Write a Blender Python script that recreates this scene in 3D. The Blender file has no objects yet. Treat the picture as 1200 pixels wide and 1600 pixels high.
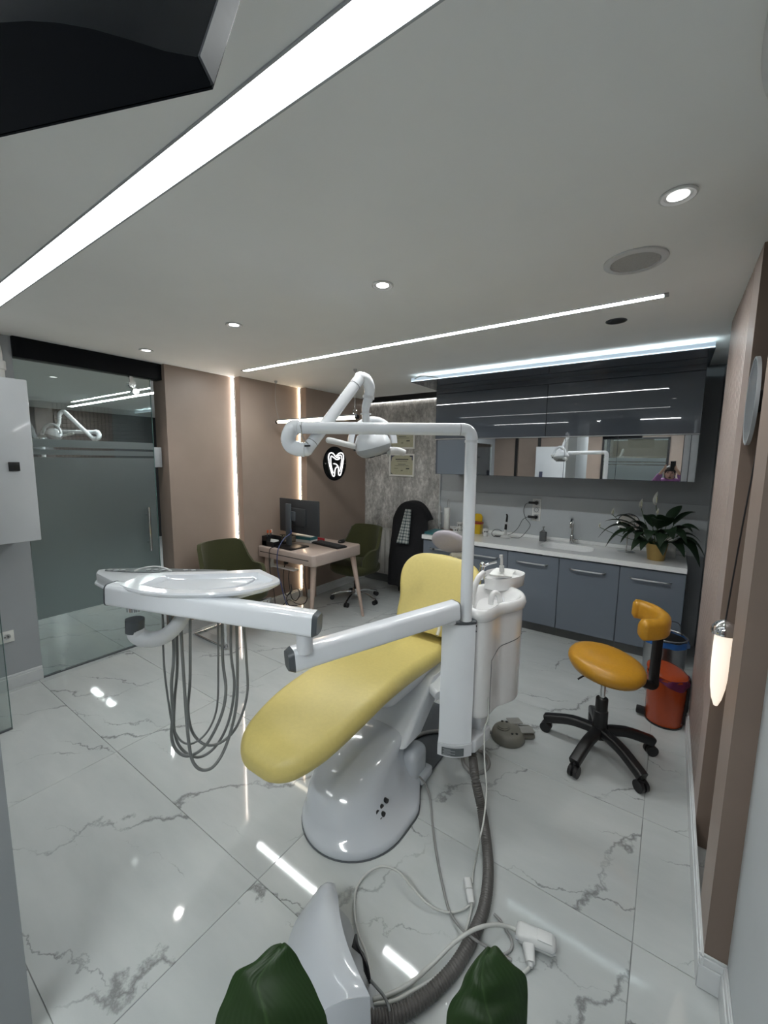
import bpy, bmesh, math, random
from mathutils import Vector, Matrix
from math import sin, cos, pi, radians
random.seed(7)
sc = bpy.context.scene
C = sc.collection

# ---------------------------------------------------------------- camera
cam = bpy.data.objects.new('camera', bpy.data.cameras.new('camera'))
C.objects.link(cam)
cam.data.sensor_fit = 'VERTICAL'
cam.data.sensor_height = 24.0
cam.data.lens = 642.3 / 1600 * 24.0
cam.data.clip_start = 0.05
_y, _p, _r = radians(-34.85), radians(7.2046), radians(0.69)
_f = Vector((sin(_y) * cos(_p), cos(_y) * cos(_p), -sin(_p)))
_rt = Vector((cos(_y), -sin(_y), 0))
_up = _rt.cross(_f)
_r3 = _rt * cos(_r) + _up * sin(_r)
_u3 = _up * cos(_r) - _rt * sin(_r)
mw = Matrix((_r3, _u3, -_f)).transposed().to_4x4()
mw.translation = (0, 0, 1.69)
cam.matrix_world = mw
sc.camera = cam

# ---------------------------------------------------------------- world, exposure
w = bpy.data.worlds.new('world')
sc.world = w
w.use_nodes = True
w.node_tree.nodes['Background'].inputs[0].default_value = (0.02, 0.022, 0.025, 1)
w.node_tree.nodes['Background'].inputs[1].default_value = 1.0
sc.view_settings.view_transform = 'Standard'
sc.view_settings.look = 'None'
sc.view_settings.gamma = 1.0
sc.view_settings.exposure = 0.0
sc.view_settings.use_curve_mapping = False
sc.cycles.use_denoising = True
sc.cycles.max_bounces = 10
sc.cycles.transparent_max_bounces = 12
sc.cycles.sample_clamp_indirect = 6.0

# strengths of the room's own lamps
L_MAIN, L_SECOND, L_CABINET, L_REAR = 8.0, 74.0, 13.0, 135.0
L_WARM, L_PENDANT, L_DOWN, L_NEON, L_COVE = 34.0, 8.0, 6.0, 2.2, 5.0
SPOT_WATT = 17.0
CEIL = 2.51

# ---------------------------------------------------------------- materials
def lin(c):
    return tuple((v / 12.92 if v <= 0.04045 else ((v + 0.055) / 1.055) ** 2.4) for v in c)

def hexc(h):
    return lin(tuple(int(h[i:i + 2], 16) / 255 for i in (0, 2, 4)))

MATS = {}
def mat(name, col, rough=0.5, metal=0.0, coat=0.0, var=0.04, scale=30.0, bump=0.0, sheen=0.0, spec=0.5):
    if isinstance(col, str):
        col = hexc(col)
    m = bpy.data.materials.new(name)
    m.use_nodes = True
    nt = m.node_tree
    b = nt.nodes['Principled BSDF']
    b.inputs['Roughness'].default_value = rough
    b.inputs['Metallic'].default_value = metal
    b.inputs['Coat Weight'].default_value = coat
    b.inputs['Coat Roughness'].default_value = 0.04
    b.inputs['Sheen Weight'].default_value = sheen
    b.inputs['Specular IOR Level'].default_value = spec
    tc = nt.nodes.new('ShaderNodeTexCoord')
    n = nt.nodes.new('ShaderNodeTexNoise')
    n.inputs['Scale'].default_value = scale
    n.inputs['Detail'].default_value = 4
    nt.links.new(tc.outputs['Object'], n.inputs['Vector'])
    r = nt.nodes.new('ShaderNodeValToRGB')
    r.color_ramp.elements[0].position = 0.3
    r.color_ramp.elements[1].position = 0.7
    r.color_ramp.elements[0].color = tuple(c * (1 - var) for c in col) + (1,)
    r.color_ramp.elements[1].color = tuple(min(1, c * (1 + var)) for c in col) + (1,)
    nt.links.new(n.outputs['Fac'], r.inputs['Fac'])
    nt.links.new(r.outputs['Color'], b.inputs['Base Color'])
    if bump:
        bp = nt.nodes.new('ShaderNodeBump')
        bp.inputs['Strength'].default_value = bump
        bp.inputs['Distance'].default_value = 0.002
        n2 = nt.nodes.new('ShaderNodeTexNoise')
        n2.inputs['Scale'].default_value = scale * 6
        nt.links.new(tc.outputs['Object'], n2.inputs['Vector'])
        nt.links.new(n2.outputs['Fac'], bp.inputs['Height'])
        nt.links.new(bp.outputs['Normal'], b.inputs['Normal'])
    MATS[name] = m
    return m

def emit(name, col, strength):
    m = bpy.data.materials.new(name)
    m.use_nodes = True
    b = m.node_tree.nodes['Principled BSDF']
    b.inputs['Base Color'].default_value = (0.8, 0.8, 0.8, 1)
    b.inputs['Emission Color'].default_value = tuple(col) + (1,)
    b.inputs['Emission Strength'].default_value = strength
    MATS[name] = m
    return m

mat('ceiling_paint', (0.84, 0.85, 0.835), 0.7, var=0.015, scale=3)
mat('grey_wall', (0.40, 0.42, 0.44), 0.6, var=0.03, scale=4)
mat('side_wall', (0.52, 0.55, 0.57), 0.5, var=0.02, scale=4)
mat('pink_panel', (0.315, 0.245, 0.205), 0.42, var=0.03, scale=5)
mat('taupe_tone', (0.20, 0.15, 0.12), 0.6, var=0.04, scale=5)
mat('slat_paint', (0.40, 0.32, 0.285), 0.4, var=0.04, scale=8)
mat('dark_gap', (0.012, 0.012, 0.013), 0.6)
mat('skirting_white', (0.66, 0.68, 0.69), 0.3, var=0.02)
mat('lintel_black', (0.004, 0.005, 0.007), 0.45, spec=0.12)
mat('grout', (0.30, 0.31, 0.31), 0.8)
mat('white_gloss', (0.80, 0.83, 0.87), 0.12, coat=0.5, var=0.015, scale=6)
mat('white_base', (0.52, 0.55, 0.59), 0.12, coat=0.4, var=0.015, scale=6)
mat('partition_grey', (0.26, 0.275, 0.285), 0.6, var=0.03, scale=4)
mat('white_satin', (0.66, 0.68, 0.71), 0.28, coat=0.2, var=0.015, scale=6)
mat('white_plastic', (0.62, 0.63, 0.63), 0.35, var=0.02)
mat('cuspidor_ceramic', (0.76, 0.76, 0.76), 0.1, coat=0.6, var=0.01)
mat('light_grey_plastic', (0.36, 0.38, 0.40), 0.4)
mat('dark_grey_plastic', (0.07, 0.08, 0.09), 0.4)
mat('black_plastic', (0.008, 0.008, 0.009), 0.38, var=0.1)
mat('black_gloss', (0.003, 0.004, 0.006), 0.12, spec=0.2)
mat('seam_grey', (0.10, 0.11, 0.12), 0.5)
mat('hose_grey', (0.17, 0.18, 0.18), 0.42)
mat('corrugated_grey', (0.10, 0.095, 0.09), 0.42)
mat('cable_white', (0.50, 0.51, 0.49), 0.4)
mat('cable_grey', (0.26, 0.26, 0.255), 0.45)
mat('cable_black', (0.01, 0.01, 0.013), 0.45)
mat('cable_blue', (0.03, 0.05, 0.16), 0.4)
mat('yellow_leather', (0.545, 0.45, 0.150), 0.42, var=0.03, scale=60, bump=0.15)
mat('mustard_leather', (0.48, 0.235, 0.016), 0.36, var=0.05, scale=70, bump=0.15)
mat('lilac_grey_leather', (0.36, 0.33, 0.36), 0.45, var=0.03, scale=60, bump=0.1)
mat('chrome', (0.75, 0.76, 0.77), 0.08, metal=1.0, var=0.01)
mat('brushed_steel', (0.45, 0.46, 0.47), 0.3, metal=1.0)
mat('cream_metal', (0.50, 0.48, 0.40), 0.4)
mat('cabinet_lacquer', (0.088, 0.100, 0.120), 0.018, var=0.02, scale=2, spec=0.55)
mat('cabinet_lower', (0.155, 0.18, 0.215), 0.22, coat=0.1, var=0.02, scale=2)
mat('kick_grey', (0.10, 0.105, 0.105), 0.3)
mat('worktop_white', (0.88, 0.89, 0.89), 0.1, coat=0.3, var=0.03, scale=90)
mat('splash_panel', (0.50, 0.53, 0.55), 0.35, var=0.01)
mat('green_fabric', (0.032, 0.034, 0.006), 0.85, var=0.15, scale=150, bump=0.3, sheen=0.1)
mat('desk_beige', (0.47, 0.38, 0.335), 0.28, coat=0.2, var=0.02)
mat('desk_leg_wood', (0.42, 0.32, 0.27), 0.5, var=0.05)
mat('monitor_grey', (0.035, 0.038, 0.042), 0.45)
mat('radiator_white', (0.55, 0.55, 0.53), 0.35)
mat('coat_black', (0.006, 0.006, 0.008), 0.9, var=0.3, scale=80, bump=0.4)
mat('bin_orange', (0.40, 0.055, 0.009), 0.25, coat=0.2, var=0.04)
mat('bag_purple', (0.12, 0.015, 0.06), 0.3)
mat('bag_blue', (0.02, 0.10, 0.32), 0.3)
mat('pot_gold', (0.50, 0.34, 0.12), 0.38, metal=0.7, var=0.08, scale=12)
mat('soil', (0.02, 0.015, 0.01), 0.95)
mat('stem_green', (0.05, 0.09, 0.03), 0.5)
mat('spathe_white', (0.72, 0.72, 0.66), 0.45)
mat('box_card', (0.42, 0.43, 0.42), 0.6)
mat('yellow_plastic', (0.60, 0.40, 0.01), 0.3)
mat('red_plastic', (0.32, 0.012, 0.02), 0.35)
mat('teal_cover', (0.035, 0.15, 0.17), 0.5)
mat('paper_white', (0.72, 0.72, 0.70), 0.7)
mat('wood_brown', (0.12, 0.06, 0.03), 0.5)
mat('soap_grey', (0.10, 0.105, 0.11), 0.5)
mat('frame_white', (0.78, 0.78, 0.75), 0.4)
mat('pedal_grey', (0.16, 0.155, 0.13), 0.42)
mat('pedal_pad', (0.24, 0.24, 0.225), 0.4)
mat('label_grey', (0.10, 0.115, 0.12), 0.4)
mat('ink_dark', (0.03, 0.035, 0.04), 0.6)
mat('ink_navy', (0.05, 0.055, 0.10), 0.6)
mat('cert_paper', (0.44, 0.43, 0.31), 0.6, var=0.05)
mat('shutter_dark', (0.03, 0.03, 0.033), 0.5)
mat('purple_cloth', (0.22, 0.09, 0.23), 0.8, var=0.1)
mat('skin', (0.42, 0.26, 0.19), 0.5)
mat('hair_dark', (0.02, 0.014, 0.01), 0.6)
mat('trouser_dark', (0.02, 0.02, 0.03), 0.8)
mat('glass_edge', (0.12, 0.20, 0.19), 0.15)
mat('speaker_mesh', (0.40, 0.40, 0.39), 0.6, var=0.1, scale=200)
mat('lamp_grid', (0.10, 0.11, 0.12), 0.25)
mat('orange_tip', (0.6, 0.10, 0.03), 0.4)
mat('tv_side', (0.032, 0.035, 0.042), 0.45, var=0.15, scale=40)

emit('led_main', (0.96, 1.0, 1.0), L_MAIN)
emit('led_second', (0.96, 1.0, 1.0), L_SECOND)
emit('led_next', (0.96, 1.0, 1.0), 75.0)
emit('led_rear', (0.96, 1.0, 1.0), L_REAR)
emit('led_rear_dim', (0.96, 1.0, 1.0), L_REAR * 0.25)
emit('led_cabinet_face', (0.52, 0.76, 1.0), 0.42)
emit('led_cabinet_edge', (0.80, 0.96, 1.0), 1.6)
emit('led_cabinet', (0.80, 0.96, 1.0), L_CABINET)
emit('led_warm', (1.0, 0.90, 0.80), L_WARM)
emit('led_warm_amber', (1.0, 0.78, 0.54), L_WARM * 0.75)
emit('led_pendant', (1.0, 0.88, 0.68), L_PENDANT)
emit('led_cove', (1.0, 0.97, 0.92), L_COVE)
emit('neon_white', (1.0, 1.0, 1.0), L_NEON)
emit('downlight_glow', (1.0, 0.98, 0.95), L_DOWN)
emit('wall_lamp_glow', (1.0, 0.85, 0.68), 0.85)

def marble():
    m = bpy.data.materials.new('marble_tile')
    m.use_nodes = True
    nt = m.node_tree
    N, Lk = nt.nodes.new, nt.links.new
    b = nt.nodes['Principled BSDF']
    b.inputs['Roughness'].default_value = 0.045
    b.inputs['Specular IOR Level'].default_value = 0.6
    tc = N('ShaderNodeTexCoord')
    oi = N('ShaderNodeObjectInfo')
    mul = N('ShaderNodeMath'); mul.operation = 'MULTIPLY'; mul.inputs[1].default_value = 37.0
    Lk(oi.outputs['Random'], mul.inputs[0])
    add = N('ShaderNodeVectorMath'); add.operation = 'ADD'
    cmb = N('ShaderNodeCombineXYZ')
    Lk(mul.outputs[0], cmb.inputs[0]); Lk(mul.outputs[0], cmb.inputs[2])
    Lk(tc.outputs['Object'], add.inputs[0]); Lk(cmb.outputs[0], add.inputs[1])
    mp = N('ShaderNodeMapping')
    mp.inputs['Rotation'].default_value = (0, 0, radians(-28))
    mp.inputs['Scale'].default_value = (0.50, 1.75, 1.0)
    Lk(add.outputs[0], mp.inputs[0])
    warp = N('ShaderNodeTexNoise'); warp.inputs['Scale'].default_value = 2.2; warp.inputs['Detail'].default_value = 9
    warp.inputs['Roughness'].default_value = 0.62
    Lk(mp.outputs[0], warp.inputs['Vector'])
    def vein(angle, freq, wob, nscale, width, seedoff, m0, m1):
        off = N('ShaderNodeVectorMath'); off.operation = 'ADD'; off.inputs[1].default_value = (seedoff, seedoff * 1.7, 0)
        Lk(add.outputs[0], off.inputs[0])
        rot = N('ShaderNodeMapping'); rot.inputs['Rotation'].default_value = (0, 0, radians(-angle))
        Lk(off.outputs[0], rot.inputs[0])
        sp = N('ShaderNodeSeparateXYZ'); Lk(rot.outputs[0], sp.inputs[0])
        n = N('ShaderNodeTexNoise'); n.inputs['Scale'].default_value = nscale; n.inputs['Detail'].default_value = 8
        n.inputs['Roughness'].default_value = 0.60
        Lk(off.outputs[0], n.inputs['Vector'])
        w1 = N('ShaderNodeMath'); w1.operation = 'MULTIPLY'; w1.inputs[1].default_value = wob; Lk(n.outputs['Fac'], w1.inputs[0])
        a1 = N('ShaderNodeMath'); a1.operation = 'MULTIPLY_ADD'; a1.inputs[1].default_value = freq
        Lk(sp.outputs[1], a1.inputs[0]); Lk(w1.outputs[0], a1.inputs[2])
        fr = N('ShaderNodeMath'); fr.operation = 'FRACT'; Lk(a1.outputs[0], fr.inputs[0])
        s = N('ShaderNodeMath'); s.operation = 'SUBTRACT'; s.inputs[1].default_value = 0.5; Lk(fr.outputs[0], s.inputs[0])
        a = N('ShaderNodeMath'); a.operation = 'ABSOLUTE'; Lk(s.outputs[0], a.inputs[0])
        mk = N('ShaderNodeTexNoise'); mk.inputs['Scale'].default_value = 2.6; mk.inputs['Detail'].default_value = 4
        Lk(rot.outputs[0], mk.inputs['Vector'])
        mm = N('ShaderNodeMapRange'); mm.inputs['From Min'].default_value = m0; mm.inputs['From Max'].default_value = m1
        mm.inputs['To Min'].default_value = 0.0; mm.inputs['To Max'].default_value = 1.0
        Lk(mk.outputs['Fac'], mm.inputs['Value'])
        wd = N('ShaderNodeMath'); wd.operation = 'MULTIPLY_ADD'; wd.inputs[1].default_value = width; wd.inputs[2].default_value = width * 0.25
        Lk(mm.outputs[0], wd.inputs[0])
        q = N('ShaderNodeMath'); q.operation = 'DIVIDE'; Lk(a.outputs[0], q.inputs[0]); Lk(wd.outputs[0], q.inputs[1])
        inv = N('ShaderNodeMath'); inv.operation = 'SUBTRACT'; inv.use_clamp = True; inv.inputs[0].default_value = 1.0; Lk(q.outputs[0], inv.inputs[1])
        o = N('ShaderNodeMath'); o.operation = 'MULTIPLY'; Lk(inv.outputs[0], o.inputs[0]); Lk(mm.outputs[0], o.inputs[1])
        return o.outputs[0]
    v1 = vein(56, 1.55, 1.15, 1.5, 0.020, 3.1, 0.38, 0.55)
    v2 = vein(20, 2.6, 1.3, 1.8, 0.013, 11.7, 0.45, 0.60)
    m2 = N('ShaderNodeMath'); m2.operation = 'MAXIMUM'; Lk(v1, m2.inputs[0]); Lk(v2, m2.inputs[1])
    m3 = N('ShaderNodeMath'); m3.operation = 'MULTIPLY'; m3.inputs[1].default_value = 0.85; Lk(m2.outputs[0], m3.inputs[0])
    cl = N('ShaderNodeValToRGB')
    cl.color_ramp.elements[0].position = 0.3; cl.color_ramp.elements[1].position = 0.75
    cl.color_ramp.elements[0].color = (0.43, 0.455, 0.455, 1); cl.color_ramp.elements[1].color = (0.53, 0.555, 0.55, 1)
    Lk(warp.outputs['Fac'], cl.inputs['Fac'])
    mx = N('ShaderNodeMix'); mx.data_type = 'RGBA'
    Lk(m3.outputs[0], mx.inputs[0]); Lk(cl.outputs['Color'], mx.inputs[6])
    mx.inputs[7].default_value = (0.16, 0.165, 0.165, 1)
    Lk(mx.outputs[2], b.inputs['Base Color'])
    MATS['marble_tile'] = m

def concrete():
    m = bpy.data.materials.new('concrete_paper')
    m.use_nodes = True
    nt = m.node_tree
    N, Lk = nt.nodes.new, nt.links.new
    b = nt.nodes['Principled BSDF']
    b.inputs['Roughness'].default_value = 0.75
    tc = N('ShaderNodeTexCoord')
    mp = N('ShaderNodeMapping'); mp.inputs['Scale'].default_value = (1.6, 1.6, 0.9)
    Lk(tc.outputs['Object'], mp.inputs[0])
    n1 = N('ShaderNodeTexNoise'); n1.inputs['Scale'].default_value = 3.2; n1.inputs['Detail'].default_value = 8; n1.inputs['Roughness'].default_value = 0.68
    n2 = N('ShaderNodeTexNoise'); n2.inputs['Scale'].default_value = 17; n2.inputs['Detail'].default_value = 6; n2.inputs['Roughness'].default_value = 0.7
    Lk(mp.outputs[0], n1.inputs['Vector']); Lk(mp.outputs[0], n2.inputs['Vector'])
    mm = N('ShaderNodeMath'); mm.operation = 'ADD'
    Lk(n1.outputs['Fac'], mm.inputs[0]); Lk(n2.outputs['Fac'], mm.inputs[1])
    h = N('ShaderNodeMath'); h.operation = 'MULTIPLY'; h.inputs[1].default_value = 0.5
    Lk(mm.outputs[0], h.inputs[0])
    r = N('ShaderNodeValToRGB')
    e = r.color_ramp.elements
    e[0].position = 0.36; e[0].color = (0.20, 0.195, 0.185, 1)
    e[1].position = 0.64; e[1].color = (0.78, 0.77, 0.74, 1)
    x = e.new(0.5); x.color = (0.43, 0.42, 0.405, 1)
    Lk(h.outputs[0], r.inputs['Fac']); Lk(r.outputs['Color'], b.inputs['Base Color'])
    MATS['concrete_paper'] = m

def glassmats():
    m = bpy.data.materials.new('tinted_glass')
    m.use_nodes = True
    nt = m.node_tree
    nt.nodes.clear()
    N, Lk = nt.nodes.new, nt.links.new
    o = N('ShaderNodeOutputMaterial')
    t = N('ShaderNodeBsdfTransparent'); t.inputs[0].default_value = (0.90, 0.94, 0.93, 1)
    g = N('ShaderNodeBsdfGlossy'); g.inputs[0].default_value = (0.85, 0.92, 0.91, 1); g.inputs['Roughness'].default_value = 0.0
    x = N('ShaderNodeMixShader'); 
    lw = N('ShaderNodeLayerWeight'); lw.inputs[0].default_value = 0.35
    mr = N('ShaderNodeMapRange'); mr.inputs['To Min'].default_value = 0.13; mr.inputs['To Max'].default_value = 0.9
    Lk(lw.outputs['Fresnel'], mr.inputs['Value']); Lk(mr.outputs[0], x.inputs[0])
    Lk(t.outputs[0], x.inputs[1]); Lk(g.outputs[0], x.inputs[2]); Lk(x.outputs[0], o.inputs[0])
    MATS['tinted_glass'] = m
    m = bpy.data.materials.new('clear_glass')
    m.use_nodes = True
    nt = m.node_tree
    nt.nodes.clear()
    N, Lk = nt.nodes.new, nt.links.new
    o = N('ShaderNodeOutputMaterial')
    t = N('ShaderNodeBsdfTransparent'); t.inputs[0].default_value = (0.86, 0.90, 0.89, 1)
    g = N('ShaderNodeBsdfGlossy'); g.inputs['Roughness'].default_value = 0.0
    x = N('ShaderNodeMixShader'); f = N('ShaderNodeFresnel')
    Lk(f.outputs[0], x.inputs[0])
    Lk(t.outputs[0], x.inputs[1]); Lk(g.outputs[0], x.inputs[2]); Lk(x.outputs[0], o.inputs[0])
    MATS['clear_glass'] = m
    m = bpy.data.materials.new('frosted_film')
    m.use_nodes = True
    nt = m.node_tree
    nt.nodes.clear()
    N, Lk = nt.nodes.new, nt.links.new
    o = N('ShaderNodeOutputMaterial')
    d1 = N('ShaderNodeBsdfDiffuse'); d1.inputs[0].default_value = (0.13, 0.155, 0.16, 1)
    d2_ = N('ShaderNodeBsdfRefraction'); d2_.inputs['Color'].default_value = (0.80, 0.87, 0.87, 1)
    d2_.inputs['Roughness'].default_value = 0.38; d2_.inputs['IOR'].default_value = 1.45
    d = N('ShaderNodeMixShader'); d.inputs[0].default_value = 0.62; Lk(d1.outputs[0], d.inputs[1]); Lk(d2_.outputs[0], d.inputs[2])
    g = N('ShaderNodeBsdfGlossy'); g.inputs[0].default_value = (0.75, 0.80, 0.80, 1); g.inputs['Roughness'].default_value = 0.42
    x = N('ShaderNodeMixShader'); x.inputs[0].default_value = 0.12
    Lk(d.outputs[0], x.inputs[1]); Lk(g.outputs[0], x.inputs[2]); Lk(x.outputs[0], o.inputs[0])
    MATS['frosted_film'] = m

def leafmat(name, c1, c2, scale):
    m = mat(name, c1, 0.50, var=0.2, scale=8, coat=0.0, spec=0.35)
    nt = m.node_tree
    b = nt.nodes['Principled BSDF']
    N, Lk = nt.nodes.new, nt.links.new
    tc = N('ShaderNodeTexCoord')
    sp = N('ShaderNodeSeparateXYZ'); Lk(tc.outputs['UV'], sp.inputs[0])
    # v-shaped side veins: (v - |u-.5|*k) * freq
    s = N('ShaderNodeMath'); s.operation = 'SUBTRACT'; s.inputs[1].default_value = 0.5; Lk(sp.outputs[0], s.inputs[0])
    a = N('ShaderNodeMath'); a.operation = 'ABSOLUTE'; Lk(s.outputs[0], a.inputs[0])
    k = N('ShaderNodeMath'); k.operation = 'MULTIPLY'; k.inputs[1].default_value = 1.9; Lk(a.outputs[0], k.inputs[0])
    d = N('ShaderNodeMath'); d.operation = 'SUBTRACT'; Lk(sp.outputs[1], d.inputs[0]); Lk(k.outputs[0], d.inputs[1])
    f = N('ShaderNodeMath'); f.operation = 'MULTIPLY'; f.inputs[1].default_value = scale; Lk(d.outputs[0], f.inputs[0])
    sn = N('ShaderNodeMath'); sn.operation = 'SINE'; Lk(f.outputs[0], sn.inputs[0])
    bp = N('ShaderNodeBump'); bp.inputs['Strength'].default_value = 0.10; bp.inputs['Distance'].default_value = 0.0022
    Lk(sn.outputs[0], bp.inputs['Height']); Lk(bp.outputs['Normal'], b.inputs['Normal'])
    mx = N('ShaderNodeMix'); mx.data_type = 'RGBA'
    old = b.inputs['Base Color'].links[0].from_socket
    mr = N('ShaderNodeMapRange'); mr.inputs['From Min'].default_value = 0.0; mr.inputs['From Max'].default_value = 0.025
    mr.inputs['To Min'].default_value = 0.75; mr.inputs['To Max'].default_value = 0.0
    Lk(a.outputs[0], mr.inputs['Value']); Lk(mr.outputs[0], mx.inputs[0])
    Lk(old, mx.inputs[6]); mx.inputs[7].default_value = tuple(c2) + (1,)
    Lk(mx.outputs[2], b.inputs['Base Color'])
    return m

def scarfmat():
    m = bpy.data.materials.new('plaid_cloth')
    m.use_nodes = True
    nt = m.node_tree
    N, Lk = nt.nodes.new, nt.links.new
    b = nt.nodes['Principled BSDF']; b.inputs['Roughness'].default_value = 0.9
    tc = N('ShaderNodeTexCoord'); sp = N('ShaderNodeSeparateXYZ'); Lk(tc.outputs['UV'], sp.inputs[0])
    outs = []
    for i, fr in ((0, 4.0), (1, 11.0)):
        q = N('ShaderNodeMath'); q.operation = 'MULTIPLY'; q.inputs[1].default_value = fr; Lk(sp.outputs[i], q.inputs[0])
        z = N('ShaderNodeMath'); z.operation = 'FRACT'; Lk(q.outputs[0], z.inputs[0])
        g = N('ShaderNodeMath'); g.operation = 'GREATER_THAN'; g.inputs[1].default_value = 0.66; Lk(z.outputs[0], g.inputs[0])
        outs.append(g.outputs[0])
    s = N('ShaderNodeMath'); s.operation = 'ADD'; Lk(outs[0], s.inputs[0]); Lk(outs[1], s.inputs[1])
    h = N('ShaderNodeMath'); h.operation = 'MULTIPLY'; h.inputs[1].default_value = 0.5; Lk(s.outputs[0], h.inputs[0])
    r = N('ShaderNodeValToRGB'); r.color_ramp.interpolation = 'CONSTANT'
    e = r.color_ramp.elements
    e[0].color = (0.42, 0.44, 0.42, 1); e[1].position = 0.75; e[1].color = (0.03, 0.045, 0.05, 1)
    x = e.new(0.3); x.color = (0.15, 0.18, 0.185, 1)
    Lk(h.outputs[0], r.inputs['Fac']); Lk(r.outputs['Color'], b.inputs['Base Color'])
    MATS['plaid_cloth'] = m

marble(); concrete(); glassmats(); scarfmat()
mat('mirror_satin', (0.50, 0.53, 0.56), 0.22, metal=0.6, var=0.0)
mat('mirror_silver', (0.72, 0.74, 0.75), 0.012, metal=1.0, var=0.0)
leafmat('leaf_big', (0.011, 0.034, 0.005), (0.03, 0.065, 0.018), 60)
leafmat('leaf_lily', (0.012, 0.027, 0.012), (0.03, 0.06, 0.025), 60)

# ---------------------------------------------------------------- mesh helpers
def V(*a):
    return Vector(a[0]) if len(a) == 1 else Vector(a)

def catmull(pts, n):
    P = [V(p) for p in pts]
    if n <= 1 or len(P) < 3:
        return P
    Q = [P[0] * 2 - P[1]] + P + [P[-1] * 2 - P[-2]]
    out = []
    for i in range(1, len(Q) - 2):
        a, b, c, d = Q[i - 1], Q[i], Q[i + 1], Q[i + 2]
        for k in range(n):
            t = k / n
            out.append(0.5 * ((2 * b) + (c - a) * t + (2 * a - 5 * b + 4 * c - d) * t * t + (3 * b - a - 3 * c + d) * t ** 3))
    out.append(P[-1])
    return out

def frames(P):
    T = []
    for i in range(len(P)):
        t = (P[min(i + 1, len(P) - 1)] - P[max(i - 1, 0)])
        T.append(t.normalized() if t.length > 1e-9 else Vector((0, 0, 1)))
    ref = Vector((0, 0, 1)) if abs(T[0].z) < 0.9 else Vector((1, 0, 0))
    n = T[0].cross(ref).normalized()
    out = []
    for t in T:
        n = (n - t * n.dot(t)).normalized()
        out.append((n, t.cross(n)))
    return out

def rrect(w, h, r, seg=4):
    r = min(r, w / 2 - 1e-5, h / 2 - 1e-5)
    pts = []
    for cx, cy, a0 in ((w / 2 - r, h / 2 - r, 0), (-w / 2 + r, h / 2 - r, 90), (-w / 2 + r, -h / 2 + r, 180), (w / 2 - r, -h / 2 + r, 270)):
        for k in range(seg + 1):
            a = radians(a0 + 90 * k / seg)
            pts.append((cx + r * cos(a), cy + r * sin(a)))
    return pts

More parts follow.
